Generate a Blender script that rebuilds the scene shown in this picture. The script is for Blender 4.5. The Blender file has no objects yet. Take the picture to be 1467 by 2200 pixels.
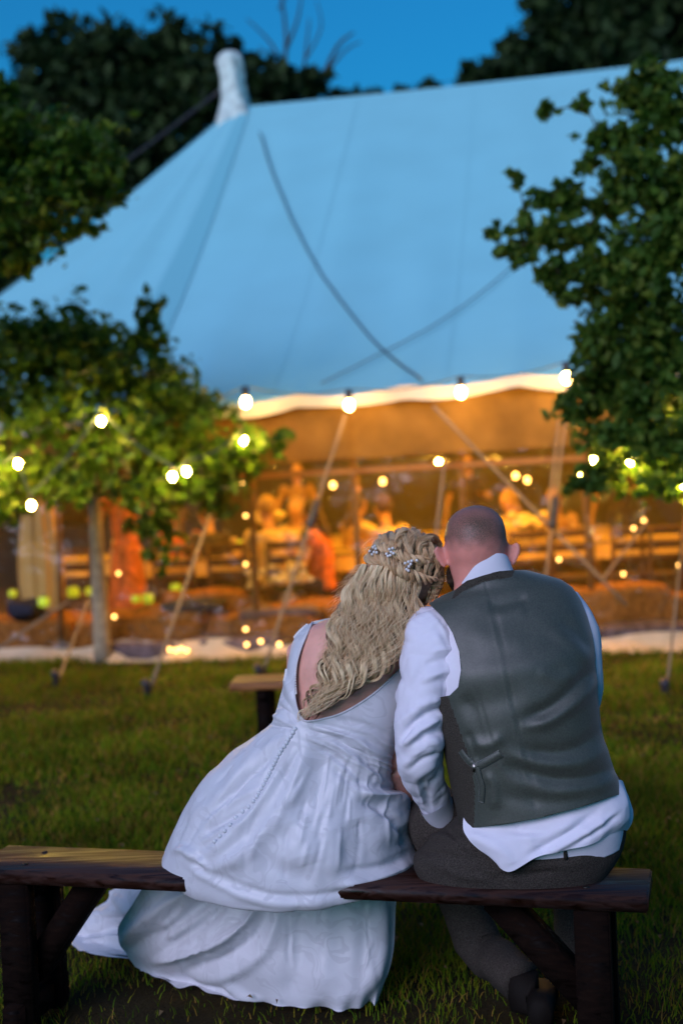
import bpy, bmesh, math, random
import numpy as np
from mathutils import Vector
from mathutils.bvhtree import BVHTree

random.seed(7); RNG = np.random.default_rng(7)
SC = bpy.context.scene
COL = SC.collection

# ------------------------------------------------------------------ camera, sky, exposure
F, CX, CY, CAMH = 2850.0, 733.5, 1100.0, 1.48
PITCH, ROLL = math.atan(75 / F), math.radians(2.5)
_fwd = np.array([0, math.cos(PITCH), -math.sin(PITCH)])
_up0 = np.array([0, math.sin(PITCH), math.cos(PITCH)])
_r0 = np.array([1.0, 0, 0])
_r = _r0 * math.cos(ROLL) - _up0 * math.sin(ROLL)
_u = _up0 * math.cos(ROLL) + _r0 * math.sin(ROLL)
CAM = np.array([0, 0, CAMH])
cam_d = bpy.data.cameras.new('camera'); cam = bpy.data.objects.new('camera', cam_d); COL.objects.link(cam)
from mathutils import Matrix
cam.matrix_world = Matrix(((_r[0], _u[0], -_fwd[0], 0), (_r[1], _u[1], -_fwd[1], 0), (_r[2], _u[2], -_fwd[2], CAMH), (0, 0, 0, 1)))
cam_d.sensor_fit = 'VERTICAL'; cam_d.sensor_height = 36.0; cam_d.lens = F / 2200 * 36.0
cam_d.clip_start = 0.05; cam_d.clip_end = 900
cam_d.dof.use_dof = True; cam_d.dof.focus_distance = 3.33; cam_d.dof.aperture_fstop = 1.85
SC.camera = cam
world = bpy.data.worlds.new('World'); SC.world = world; world.use_nodes = True
_n = world.node_tree.nodes
_sky = _n.new('ShaderNodeTexSky'); _sky.sky_type = 'NISHITA'; _sky.sun_disc = False
SUN_EL, SUN_ROT = math.radians(2.0), math.radians(180 + 25)
_sky.sun_elevation = SUN_EL; _sky.sun_rotation = SUN_ROT; _sky.ozone_density = 4.0
_wb = _n.new('ShaderNodeMix'); _wb.data_type = 'RGBA'; _wb.blend_type = 'MULTIPLY'; _wb.inputs[0].default_value = 1.0
_wb.inputs[7].default_value = (.21, .985, 1.045, 1)                                  # white balance of the blue hour, the same over the whole sky
world.node_tree.links.new(_sky.outputs[0], _wb.inputs[6]); world.node_tree.links.new(_wb.outputs[2], _n['Background'].inputs[0])
_n['Background'].inputs[1].default_value = 0.42
sun_d = bpy.data.lights.new('afterglow_sun', 'SUN'); sun = bpy.data.objects.new('afterglow_sun', sun_d); COL.objects.link(sun)
sun_d.energy = 2.2; sun_d.angle = math.radians(32); sun_d.color = (.80, .73, .98)
_el, _az = math.radians(27), math.radians(30)                                      # low afterglow behind the camera
sun.rotation_euler = Vector((math.sin(_az) * math.cos(_el), math.cos(_az) * math.cos(_el), -math.sin(_el))).to_track_quat('-Z', 'Y').to_euler()
SC.view_settings.view_transform = 'Standard'; SC.view_settings.look = 'None'
SC.view_settings.exposure = 0.0; SC.view_settings.gamma = 1.0
SC.render.engine = 'CYCLES'
SC.cycles.max_bounces = 8; SC.cycles.transparent_max_bounces = 12; SC.cycles.diffuse_bounces = 3
SC.cycles.sample_clamp_indirect = 4.0; SC.cycles.caustics_reflective = False; SC.cycles.caustics_refractive = False

# ------------------------------------------------------------------ projection helpers (real places measured from the photograph)
def ray(px, py):
    px = np.asarray(px, float); py = np.asarray(py, float)
    return _r * ((px - CX) / F)[..., None] + _u * (-(py - CY) / F)[..., None] + _fwd
def P(px, py, Y):
    d = ray(px, py); return CAM + d * (np.asarray(Y, float) / d[..., 1])[..., None]
def PZ(px, py, z):
    d = ray(px, py); return CAM + d * ((z - CAMH) / d[..., 2])[..., None]
def proj(V):
    v = np.asarray(V) - CAM
    x, y, z = v @ _r, v @ _u, v @ _fwd
    return CX + F * x / z, CY - F * y / z

# ------------------------------------------------------------------ materials
def srgb(r, g, b):
    return tuple(((c / 255) / 12.92 if c / 255 < .04045 else ((c / 255 + .055) / 1.055) ** 2.4) for c in (r, g, b)) + (1,)
MATS = {}
def mat(name, color, rough=.7, spec=.5, var=0.0, vscale=20, bump=0.0, bscale=80, sheen=0, metal=0, coat=0, sss=0, trans=0, emit=None, estr=0, island=None, detail=4):
    m = bpy.data.materials.new(name); m.use_nodes = True; MATS[name] = m
    nt = m.node_tree; N = nt.nodes; L = nt.links; b = N['Principled BSDF']
    c = tuple(color) + ((1,) if len(color) == 3 else ())
    b.inputs['Base Color'].default_value = c; b.inputs['Roughness'].default_value = rough
    b.inputs['Specular IOR Level'].default_value = spec; b.inputs['Metallic'].default_value = metal
    if sheen: b.inputs['Sheen Weight'].default_value = sheen
    if coat: b.inputs['Coat Weight'].default_value = coat; b.inputs['Coat Roughness'].default_value = .15
    if sss: b.inputs['Subsurface Weight'].default_value = sss; b.inputs['Subsurface Radius'].default_value = (.012, .004, .002); b.inputs['Subsurface Scale'].default_value = 1
    tc = N.new('ShaderNodeTexCoord')
    if var or island:
        mx = N.new('ShaderNodeMix'); mx.data_type = 'RGBA'; mx.blend_type = 'MULTIPLY'; mx.inputs[0].default_value = 1
        src = None
        if island:
            g = N.new('ShaderNodeNewGeometry'); rp = N.new('ShaderNodeValToRGB')
            els = rp.color_ramp.elements
            while len(els) < len(island): els.new(.5)
            for i, (p, cc) in enumerate(island):
                els[i].position = p; els[i].color = tuple(cc) + (1,)
            L.new(g.outputs['Random Per Island'], rp.inputs[0]); src = rp.outputs[0]
        else:
            rgb = N.new('ShaderNodeRGB'); rgb.outputs[0].default_value = c; src = rgb.outputs[0]
        L.new(src, mx.inputs[6])
        nz = N.new('ShaderNodeTexNoise'); nz.inputs['Scale'].default_value = vscale; nz.inputs['Detail'].default_value = detail
        L.new(tc.outputs['Object'], nz.inputs['Vector'])
        r2 = N.new('ShaderNodeMapRange'); r2.inputs[1].default_value = .3; r2.inputs[2].default_value = .7
        r2.inputs[3].default_value = 1 - var; r2.inputs[4].default_value = 1 + var
        L.new(nz.outputs[0], r2.inputs[0]); L.new(r2.outputs[0], mx.inputs[7]); L.new(mx.outputs[2], b.inputs['Base Color'])
        col_out = mx.outputs[2]
    else: col_out = None
    if bump:
        nz = N.new('ShaderNodeTexNoise'); nz.inputs['Scale'].default_value = bscale; nz.inputs['Detail'].default_value = 5
        L.new(tc.outputs['Object'], nz.inputs['Vector'])
        bp = N.new('ShaderNodeBump'); bp.inputs['Strength'].default_value = bump; bp.inputs['Distance'].default_value = .01
        L.new(nz.outputs[0], bp.inputs['Height']); L.new(bp.outputs[0], b.inputs['Normal'])
    if trans:
        t = N.new('ShaderNodeBsdfTranslucent'); t.inputs[0].default_value = c
        if col_out: L.new(col_out, t.inputs[0])
        ms = N.new('ShaderNodeMixShader'); ms.inputs[0].default_value = trans
        L.new(b.outputs[0], ms.inputs[1]); L.new(t.outputs[0], ms.inputs[2]); L.new(ms.outputs[0], N['Material Output'].inputs[0])
    if emit:
        b.inputs['Emission Color'].default_value = tuple(emit) + (1,); b.inputs['Emission Strength'].default_value = estr
    return m

# ------------------------------------------------------------------ object helpers
ORIGIN = {}
def empty(name, loc, label, cat, group=None):
    o = bpy.data.objects.new(name, None); COL.objects.link(o); o.location = tuple(loc); o.empty_display_size = .1
    ORIGIN[o.name] = np.array(loc, float); tag(o, label, cat, group); return o
def tag(o, label=None, cat=None, group=None, kind=None):
    if label: o['label'] = label
    if cat: o['category'] = cat
    if group: o['group'] = group
    if kind: o['kind'] = kind
    return o
def mesh_obj(name, V, Fc, m, parent=None, smooth=True, base=None, mats=None, mi=None):
    V = np.asarray(V, float)
    org = np.array(base, float) if base is not None else np.zeros(3)
    if parent is not None: org = ORIGIN[parent.name]
    me = bpy.data.meshes.new(name)
    me.from_pydata((V - org).tolist(), [], [tuple(int(i) for i in f) for f in Fc])
    me.materials.append(m)
    for x in (mats or []): me.materials.append(x)
    if mi is not None: me.polygons.foreach_set('material_index', np.asarray(mi, np.int32))
    if smooth: me.polygons.foreach_set('use_smooth', np.ones(len(me.polygons), bool))
    me.update()
    o = bpy.data.objects.new(name, me); COL.objects.link(o)
    if parent is not None: o.parent = parent
    else: o.location = tuple(org)
    ORIGIN[o.name] = org; return o
def big_mesh(name, V, loops, nper, m, parent=None, base=None, smooth=False):
    """many equal polygons (nper corners each) at numpy speed"""
    org = np.array(base, float) if base is not None else np.zeros(3)
    if parent is not None: org = ORIGIN[parent.name]
    me = bpy.data.meshes.new(name); V = np.asarray(V, np.float32) - org.astype(np.float32); loops = np.asarray(loops, np.int32).ravel()
    me.vertices.add(len(V)); me.vertices.foreach_set('co', V.ravel())
    nf = len(loops) // nper
    me.loops.add(len(loops)); me.loops.foreach_set('vertex_index', loops)
    me.polygons.add(nf); me.polygons.foreach_set('loop_start', np.arange(nf, dtype=np.int32) * nper)
    me.update(calc_edges=True); me.materials.append(m)
    if smooth: me.polygons.foreach_set('use_smooth', np.ones(nf, bool))
    o = bpy.data.objects.new(name, me); COL.objects.link(o)
    if parent is not None: o.parent = parent
    else: o.location = tuple(org)
    ORIGIN[o.name] = org; return o
def place_copy(o, loc, label=None, group=None):
    c = o.copy(); COL.objects.link(c); c.location = tuple(loc); ORIGIN[c.name] = np.array(loc, float)
    if label: c['label'] = label
    if group: c['group'] = group
    def kids(src, dst):
        for ch in [x for x in KIDS.get(src.name, [])]:
            k = ch.copy(); COL.objects.link(k); k.parent = dst; KIDS.setdefault(dst.name, []).append(k); kids(ch, k)
    kids(o, c); return c
KIDS = {}
def kidmap():
    KIDS.clear()
    for o in COL.objects:
        if o.parent: KIDS.setdefault(o.parent.name, []).append(o)

class MB:
    """collects shapes for ONE mesh"""
    def __init__(s): s.V = []; s.F = []; s.n = 0
    def add(s, V, Fc):
        s.V.append(np.asarray(V, float)); s.F += [tuple(i + s.n for i in f) for f in Fc]; s.n += len(V); return s
    def arr(s): return np.vstack(s.V), s.F
    def obj(s, name, m, parent=None, smooth=True, base=None):
        return mesh_obj(name, *s.arr(), m, parent, smooth, base)

def frames(pts):
    pts = np.asarray(pts, float); T = np.gradient(pts, axis=0); T /= np.linalg.norm(T, axis=1)[:, None] + 1e-9
    ref = np.array([0, 0, 1.0]) if abs(T[0][2]) < .9 else np.array([1.0, 0, 0])
    N = []; n = np.cross(T[0], ref); n /= np.linalg.norm(n)
    for t in T:
        n = n - t * (n @ t); n /= np.linalg.norm(n) + 1e-9; N.append(n)
    N = np.array(N); return T, N, np.cross(T, N)
def tube(pts, rad, ns=8, cap=True, squash=1.0):
    pts = np.asarray(pts, float); k = len(pts); rad = np.broadcast_to(np.asarray(rad, float), (k,))
    T, N, B = frames(pts); a = np.arange(ns) * 2 * np.pi / ns
    V = pts[:, None] + rad[:, None, None] * (N[:, None] * np.cos(a)[None, :, None] + B[:, None] * (np.sin(a) * squash)[None, :, None])
    V = V.reshape(-1, 3); Fc = []
    for i in range(k - 1):
        for j in range(ns):
            Fc.append((i * ns + j, i * ns + (j + 1) % ns, (i + 1) * ns + (j + 1) % ns, (i + 1) * ns + j))
    if cap: Fc.append(tuple(range(ns - 1, -1, -1))); Fc.append(tuple((k - 1) * ns + j for j in range(ns)))
    return V, Fc
def cr(ctrl, n):
    """Catmull-Rom through ctrl (k,...) -> (n,...)"""
    c = np.asarray(ctrl, float); k = len(c); t = np.linspace(0, k - 1, n); i = np.minimum(t.astype(int), k - 2); f = t - i
    f = f.reshape((-1,) + (1,) * (c.ndim - 1))
    p0 = c[np.maximum(i - 1, 0)]; p1 = c[i]; p2 = c[i + 1]; p3 = c[np.minimum(i + 2, k - 1)]
    return .5 * ((2 * p1) + (p2 - p0) * f + (2 * p0 - 5 * p1 + 4 * p2 - p3) * f ** 2 + (3 * p1 - p0 - 3 * p2 + p3) * f ** 3)
def box(c, s, rot=0.0, bev=0.0):
    """centre, full size, z rotation; chamfered when bev"""
    hx, hy, hz = np.array(s) / 2.0
    bm = bmesh.new(); bmesh.ops.create_cube(bm, size=1)
    for v in bm.verts: v.co = Vector((v.co.x * s[0], v.co.y * s[1], v.co.z * s[2]))
    if bev: bmesh.ops.bevel(bm, geom=bm.edges[:], offset=bev, segments=2, affect='EDGES')
    bm.verts.index_update()
    V = np.array([v.co[:] for v in bm.verts]); Fc = [tuple(v.index for v in f.verts) for f in bm.faces]; bm.free()
    cr_, sr = math.cos(rot), math.sin(rot)
    V = V @ np.array([[cr_, sr, 0], [-sr, cr_, 0], [0, 0, 1]]) + np.array(c); return V, Fc
def beam(a, b, w, h, up=(0, 0, 1), bev=.004):
    """rectangular bar from a to b; w sideways, h along up"""
    a = np.array(a, float); b = np.array(b, float); d = b - a; Ln = np.linalg.norm(d); d /= Ln
    s = np.cross(d, up); s /= np.linalg.norm(s) + 1e-9; u = np.cross(s, d)
    V, Fc = box((0, 0, 0), (Ln, w, h), 0, bev)
    return (a + b) / 2 + V[:, :1] * d + V[:, 1:2] * s + V[:, 2:3] * u, Fc
def ball(c, r, seg=12, ring=8):
    c = np.array(c); r = np.broadcast_to(np.asarray(r, float), (3,)); V = [c + [0, 0, r[2]]]; Fc = []
    for i in range(1, ring):
        ph = math.pi * i / ring
        for j in range(seg):
            th = 2 * math.pi * j / seg; V.append(c + r * [math.sin(ph) * math.cos(th), math.sin(ph) * math.sin(th), math.cos(ph)])
    V.append(c - [0, 0, r[2]]); n = len(V) - 1
    for j in range(seg): Fc.append((0, 1 + j, 1 + (j + 1) % seg))
    for i in range(ring - 2):
        for j in range(seg):
            a = 1 + i * seg + j; b = 1 + i * seg + (j + 1) % seg; Fc.append((a, a + seg, b + seg, b))
    s = 1 + (ring - 2) * seg
    for j in range(seg): Fc.append((s + j, n, s + (j + 1) % seg))
    return np.array(V), Fc
def lathe(prof, c, ns=20, wob=None):
    V = []; k = len(prof)
    for i, (r, z) in enumerate(prof):
        for j in range(ns):
            a = 2 * math.pi * j / ns; rr = r * (1 + (wob(a, i) if wob else 0)); V.append((c[0] + rr * math.cos(a), c[1] + rr * math.sin(a), c[2] + z))
    Fc = [(i * ns + j, i * ns + (j + 1) % ns, (i + 1) * ns + (j + 1) % ns, (i + 1) * ns + j) for i in range(k - 1) for j in range(ns)]
    Fc.append(tuple(range(ns - 1, -1, -1))); Fc.append(tuple((k - 1) * ns + j for j in range(ns)))
    return np.array(V), Fc
def loft(rows, nr, nth, e=2.2, cap=True):
    """rows: Lx,Ly,Rx,Ry,YL,YR,half-depth near,half-depth far,sag(px). Section: superellipse through the two silhouette points."""
    R = cr(rows, nr); wl = P(R[:, 0], R[:, 1], R[:, 4]); wr = P(R[:, 2], R[:, 3], R[:, 5])
    c = (wl + wr) / 2; a = (wr - wl) / 2
    nd = np.stack([a[:, 1], -a[:, 0], 0 * a[:, 0]], 1); nd /= np.linalg.norm(nd, axis=1)[:, None] + 1e-9
    th = np.linspace(0, 2 * np.pi, nth, endpoint=False)
    cs = np.sign(np.cos(th)) * np.abs(np.cos(th)) ** (2 / e); sn = np.sign(np.sin(th)) * np.abs(np.sin(th)) ** (2 / e)
    dep = np.where(sn[None] > 0, R[:, 6:7], R[:, 7:8]) * sn[None]
    V = c[:, None] + a[:, None] * cs[None, :, None] + nd[:, None] * dep[..., None]
    V[..., 2] -= (R[:, 8] * R[:, 4] / F)[:, None] * np.maximum(sn, 0)[None]
    V = V.reshape(-1, 3); Fc = []
    for i in range(nr - 1):
        for j in range(nth):
            k = (j + 1) % nth; Fc.append((i * nth + j, (i + 1) * nth + j, (i + 1) * nth + k, i * nth + k))
    if cap:
        V = np.vstack([V, V[:nth].mean(0), V[(nr - 1) * nth:nr * nth].mean(0)]); a0 = nr * nth
        for j in range(nth):
            k = (j + 1) % nth; Fc.append((a0, j, k)); Fc.append((a0 + 1, (nr - 1) * nth + k, (nr - 1) * nth + j))
    return V, Fc, np.tile(th, nr), np.repeat(np.linspace(0, 1, nr), nth)
def patch(grid, nr, nc):
    g = np.array(grid, float); W = P(g[..., 0], g[..., 1], g[..., 2]); W = cr(W, nr); W = np.swapaxes(cr(np.swapaxes(W, 0, 1), nc), 0, 1)
    Fc = [(i * nc + j, (i + 1) * nc + j, (i + 1) * nc + j + 1, i * nc + j + 1) for i in range(nr - 1) for j in range(nc - 1)]
    return W.reshape(-1, 3), Fc
def vnormals(V, Fc):
    N = np.zeros_like(V); q = np.array([f if len(f) == 4 else (f[0], f[1], f[2], f[2]) for f in Fc if len(f) <= 4])
    n = np.cross(V[q[:, 2]] - V[q[:, 0]], V[q[:, 3]] - V[q[:, 1]]); t = q[:, 2] == q[:, 3]
    n[t] = np.cross(V[q[t, 1]] - V[q[t, 0]], V[q[t, 2]] - V[q[t, 0]])
    for k in range(4): np.add.at(N, q[:, k], n)
    return N / (np.linalg.norm(N, axis=1)[:, None] + 1e-12)
def seg_dist(px, py, poly):
    poly = np.array(poly, float); best = np.full(px.shape, 1e9); bt = np.zeros(px.shape)
    L = np.r_[0, np.cumsum(np.linalg.norm(np.diff(poly, axis=0), axis=1))]
    for i in range(len(poly) - 1):
        a, b = poly[i], poly[i + 1]; d = b - a; l2 = d @ d + 1e-9
        t = np.clip(((px - a[0]) * d[0] + (py - a[1]) * d[1]) / l2, 0, 1)
        dd = np.hypot(px - a[0] - t * d[0], py - a[1] - t * d[1]); m = dd < best
        best = np.where(m, dd, best); bt = np.where(m, (L[i] + t * math.sqrt(l2)) / L[-1], bt)
    return best, bt
def sculpt(V, Fc, strokes, near=None):
    """press folds into cloth: each stroke is (polyline in photo px, width px, height m)"""
    V = V.copy(); N = vnormals(V, Fc); px, py = proj(V); ctr = V.mean(0)
    if near is None and ((V - ctr) * N).sum() < 0: N = -N
    if near == 'sheet' and ((V - CAM) * N).sum() > 0: N = -N
    face = ((V - CAM) * N).sum(1) < 0.0
    d = np.zeros(len(V))
    for pts, w, amp in strokes:
        pts = cr(pts, max(len(pts) * 6, 8)) if len(pts) > 2 else np.array(pts, float)
        dist, t = seg_dist(px, py, pts); tap = np.clip(np.sin(np.pi * np.clip(t * .92 + .04, 0, 1)) * 1.6, 0, 1)
        d += amp * tap * np.exp(-(dist / w) ** 2)
    return V + N * (d * face)[:, None]
_H = RNG.random((64, 64, 64))
def vnoise(p):
    i = np.floor(p).astype(int); f = p - i; f = f * f * (3 - 2 * f); r = 0
    for dx in (0, 1):
        for dy in (0, 1):
            for dz in (0, 1):
                w = (f[:, 0] if dx else 1 - f[:, 0]) * (f[:, 1] if dy else 1 - f[:, 1]) * (f[:, 2] if dz else 1 - f[:, 2])
                r = r + w * _H[(i[:, 0] + dx) % 64, (i[:, 1] + dy) % 64, (i[:, 2] + dz) % 64]
    return r * 2 - 1
def fbm(p, o=3):
    p = np.asarray(p); return sum(vnoise(p * 2 ** k + 17.3 * k) / 2 ** k for k in range(o))
def poly_sd(px, py, poly):
    poly = np.array(poly, float); d, _ = seg_dist(px, py, np.vstack([poly, poly[:1]])); ins = np.zeros(px.shape, bool); n = len(poly)
    for i in range(n):
        (x1, y1), (x2, y2) = poly[i], poly[(i + 1) % n]
        c = ((y1 > py) != (y2 > py)) & (px < (x2 - x1) * (py - y1) / (y2 - y1 + 1e-12) + x1); ins ^= c
    return np.where(ins, d, -d)
def clip(V, Fc, sd):
    """keep the part of the surface where sd >= 0, cutting faces exactly"""
    V = list(map(tuple, V)); sd = list(sd); out = []; cache = {}
    def cut(a, b):
        k = (min(a, b), max(a, b))
        if k not in cache:
            t = sd[a] / (sd[a] - sd[b]); cache[k] = len(V)
            V.append(tuple(V[a][i] + t * (V[b][i] - V[a][i]) for i in range(3))); sd.append(0.0)
        return cache[k]
    for f in Fc:
        s = [sd[i] >= 0 for i in f]
        if all(s): out.append(tuple(f)); continue
        if not any(s): continue
        r = []
        for i in range(len(f)):
            a, b = f[i], f[(i + 1) % len(f)]
            if s[i]: r.append(a)
            if s[i] != s[(i + 1) % len(f)]: r.append(cut(a, b))
        if len(r) >= 3: out.append(tuple(r))
    used = sorted({i for f in out for i in f}); mp = {u: i for i, u in enumerate(used)}
    return np.array([V[u] for u in used]), [tuple(mp[i] for i in f) for f in out]
def fuse(parts, voxel, smooth=4, factor=.5):
    mb = MB()
    for p in parts: mb.add(p[0], p[1])
    V, Fc = mb.arr(); me = bpy.data.meshes.new('tmp'); me.from_pydata(V.tolist(), [], Fc)
    o = bpy.data.objects.new('tmp', me); COL.objects.link(o)
    r = o.modifiers.new('r', 'REMESH'); r.mode = 'VOXEL'; r.voxel_size = voxel; r.adaptivity = 0
    s = o.modifiers.new('s', 'SMOOTH'); s.factor = factor; s.iterations = smooth
    dg = bpy.context.evaluated_depsgraph_get(); ev = o.evaluated_get(dg); m2 = ev.to_mesh()
    n = len(m2.vertices); W = np.zeros(n * 3); m2.vertices.foreach_get('co', W); FF = [tuple(p.vertices) for p in m2.polygons]
    ev.to_mesh_clear(); bpy.data.objects.remove(o); bpy.data.meshes.remove(me)
    return W.reshape(-1, 3), FF
class Surf:
    """look up points of a camera-facing surface at photo px"""
    def __init__(s, V, Fc): s.b = BVHTree.FromPolygons([tuple(v) for v in V], [tuple(f) for f in Fc])
    def at(s, px, py, off=0.0):
        d = Vector(ray(px, py)).normalized(); h, n, i, t = s.b.ray_cast(Vector(CAM), d)
        if h is None: return None, None
        if n.dot(d) > 0: n = -n
        return np.array(h) + np.array(n) * off, np.array(n)
# ------------------------------------------------------------------ ground and grass
m_soil = mat('soil', (.022, .017, .007), .95, .1, var=.5, vscale=2.2, bump=.8, bscale=60)
g = 400.0; nx = 60
xs = np.sign(np.linspace(-1, 1, nx)) * np.abs(np.linspace(-1, 1, nx)) ** 2.5 * g
V = np.array([(x, y + 8, 0) for y in xs for x in xs]); V[:, 2] = np.where(np.hypot(V[:, 0], V[:, 1] - 8) < 30, .012 * fbm(V * .7), 0) - .012
ground = mesh_obj('ground', V, [(j * nx + i, j * nx + i + 1, (j + 1) * nx + i + 1, (j + 1) * nx + i) for j in range(nx - 1) for i in range(nx - 1)], m_soil)
tag(ground, kind='structure')

def grass(name, x0, x1, y0, y1, n, h, w, m, patchy=.55):
    y = RNG.uniform(y0, y1, n); x = RNG.uniform(x0, x1, n) * (y / y1 if False else 1)
    keep = np.abs(x) < .46 * y + .5; x, y = x[keep], y[keep]
    q = fbm(np.stack([x * 1.7, y * 1.7, 0 * x], 1)); k2 = RNG.uniform(0, 1, len(x)) < np.clip(.75 + patchy * q, .12, 1); x, y, q = x[k2], y[k2], q[k2]
    n = len(x); hh = h * RNG.uniform(.45, 1.35, n) * np.clip(1 + .5 * q, .5, 1.6); a = RNG.uniform(0, 2 * np.pi, n); lean = RNG.uniform(.1, 1.1, n) * hh
    la = RNG.uniform(0, 2 * np.pi, n); wx, wy = np.cos(a) * w / 2, np.sin(a) * w / 2; lx, ly = np.cos(la) * lean, np.sin(la) * lean
    z = np.zeros(n) - .012
    Vv = np.stack([np.stack([x - wx, y - wy, z], 1), np.stack([x + wx, y + wy, z], 1),
                   np.stack([x + wx * .8 + lx * .35, y + wy * .8 + ly * .35, z + hh * .6], 1), np.stack([x - wx * .8 + lx * .35, y - wy * .8 + ly * .35, z + hh * .6], 1),
                   np.stack([x + lx, y + ly, z + hh], 1)], 1).reshape(-1, 3)
    b = np.arange(n)[:, None] * 5
    tri = np.concatenate([b + [0, 1, 2], b + [0, 2, 3], b + [3, 2, 4]], 1)
    o = big_mesh(name, Vv, tri, 3, m); tag(o, 'short mown grass of the lawn with dry patches', None, None, 'stuff'); return o
m_grass = mat('grass_blades', (.05, .09, .015), .8, .1, var=.45, vscale=1.3,
              island=[(0, (.045, .105, .005)), (.4, (.105, .18, .006)), (.70, (.17, .20, .008)), (.84, (.22, .14, .018)), (1, (.34, .20, .05))], trans=.3)
grass('grass', -2.2, 2.2, 2.3, 4.4, 90000, .040, .0032, m_grass, 1.1)  # patchier around the bench: dark soil showing through stands in for foreground shade
grass('grass', -3.2, 3.2, 4.4, 6.6, 92000, .042, .006, m_grass, .9)
grass('grass', -5.4, 5.4, 6.6, 11.7, 160000, .045, .009, m_grass)
m_dry = mat('dry_leaf', (.2, .13, .06), .8, .2, island=[(0, (.14, .08, .03)), (.6, (.08, .05, .02)), (1, (.2, .14, .07))], var=.2)
n = 420; y = RNG.uniform(2.7, 10, n); x = RNG.uniform(-1, 1, n) * (.28 * y + .2); a = RNG.uniform(0, 6.28, n); s = RNG.uniform(.006, .017, n) * np.clip(y / 4.2, .9, 2)
c, s_ = np.cos(a) * s, np.sin(a) * s; z = np.full(n, .03)
V = np.stack([np.stack([x - c, y - s_, z], 1), np.stack([x - s_ * .5, y + c * .5, z + .012], 1), np.stack([x + c, y + s_, z + .004], 1), np.stack([x + s_ * .5, y - c * .5, z + .01], 1)], 1).reshape(-1, 3)
tag(big_mesh('leaf_litter', V, np.arange(n * 4), 4, m_dry), 'dry fallen leaves lying in the lawn', None, None, 'stuff')
# ------------------------------------------------------------------ the marquee tent
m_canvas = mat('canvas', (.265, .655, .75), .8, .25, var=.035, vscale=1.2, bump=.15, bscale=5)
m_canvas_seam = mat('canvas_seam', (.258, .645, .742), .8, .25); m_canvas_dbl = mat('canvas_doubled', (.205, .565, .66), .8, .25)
m_valance = mat('canvas_cream', (.66, .62, .55), .8, .2, var=.06, vscale=4, trans=.04)
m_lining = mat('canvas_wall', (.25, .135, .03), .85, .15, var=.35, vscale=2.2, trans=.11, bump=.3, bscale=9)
m_skirt = mat('pvc_skirt', (.60, .45, .30), .6, .3, var=.12, vscale=9, bump=.4, bscale=12)
m_pole = mat('pole_wood', (.16, .085, .04), .7, .3, var=.3, vscale=9)
m_rope = mat('rope', (.30, .21, .13), .9, .1, var=.2, vscale=60)
m_cable = mat('cable', (.07, .10, .12), .6, .3)
m_dark = mat('dark_fitting', (.05, .045, .05), .5, .4)
m_pvc = bpy.data.materials.new('clear_pvc'); m_pvc.use_nodes = True
nt = m_pvc.node_tree; N = nt.nodes; N.remove(N['Principled BSDF'])
tb = N.new('ShaderNodeBsdfTransparent'); tb.inputs[0].default_value = (.94, .92, .88, 1); gb = N.new('ShaderNodeBsdfGlossy'); gb.inputs['Roughness'].default_value = .12; gb.inputs[0].default_value = (.9, .9, .9, 1)
fr = N.new('ShaderNodeFresnel'); fr.inputs[0].default_value = 1.32; mx = N.new('ShaderNodeMixShader'); nz = N.new('ShaderNodeTexNoise'); nz.inputs['Scale'].default_value = 2.6; nz.inputs['Detail'].default_value = 4
tcn = N.new('ShaderNodeTexCoord'); bp = N.new('ShaderNodeBump'); bp.inputs['Strength'].default_value = .9; bp.inputs['Distance'].default_value = .12
nt.links.new(tcn.outputs['Object'], nz.inputs[0]); nt.links.new(nz.outputs[0], bp.inputs['Height']); nt.links.new(bp.outputs[0], gb.inputs['Normal']); nt.links.new(bp.outputs[0], fr.inputs['Normal'])
nt.links.new(fr.outputs[0], mx.inputs[0]); hz = N.new('ShaderNodeBsdfTranslucent'); hz.inputs[0].default_value = (.9, .82, .7, 1); mh = N.new('ShaderNodeMixShader'); mh.inputs[0].default_value = .04; nt.links.new(tb.outputs[0], mh.inputs[1]); nt.links.new(hz.outputs[0], mh.inputs[2]); nt.links.new(mh.outputs[0], mx.inputs[1]); nt.links.new(gb.outputs[0], mx.inputs[2]); nt.links.new(mx.outputs[0], N['Material Output'].inputs[0])

# footprint: straight front wall W0->W1 (measured at the foot), round left end about the king pole
wa = P(620, 1411, 11.1); wb = P(1467, 1390, 10.55); wa[2] = wb[2] = 0
du = (wb - wa) / np.linalg.norm(wb - wa); dn = np.array([-du[1], du[0], 0])       # along the wall / inward
RAD = 5.9
c0 = wa - du * 1.68                                                                # where the round end begins
K1 = c0 + dn * RAD; LEN = 11.3; K2 = K1 + du * LEN
peakz = 6.29; EZ = 2.12
K1p = P(508, 243, 0.1); _d = ray(508, 243)                                         # king pole where its photo ray passes nearest the ridge line
def foot(s):
    """outline point and inward centre at path length s (s<0: left round end, 0..LEN front straight)"""
    if s < 0:
        a = s / RAD; return K1 + RAD * (-dn * math.cos(a) + du * math.sin(a)), K1
    if s <= LEN: return c0 + du * s, K1 + du * s
    a = (s - LEN) / RAD; return K2 + RAD * (-dn * math.cos(a) + du * math.sin(a)), K2
S0, S1 = -math.pi * RAD * .98, LEN + math.pi * RAD * .5
def eave_z(s):
    return EZ + .035 * s - .05 * abs(math.sin(math.pi * (s + .0) / .92)) if -3 < s < LEN else EZ + .035 * max(min(s, LEN), -3)
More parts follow.
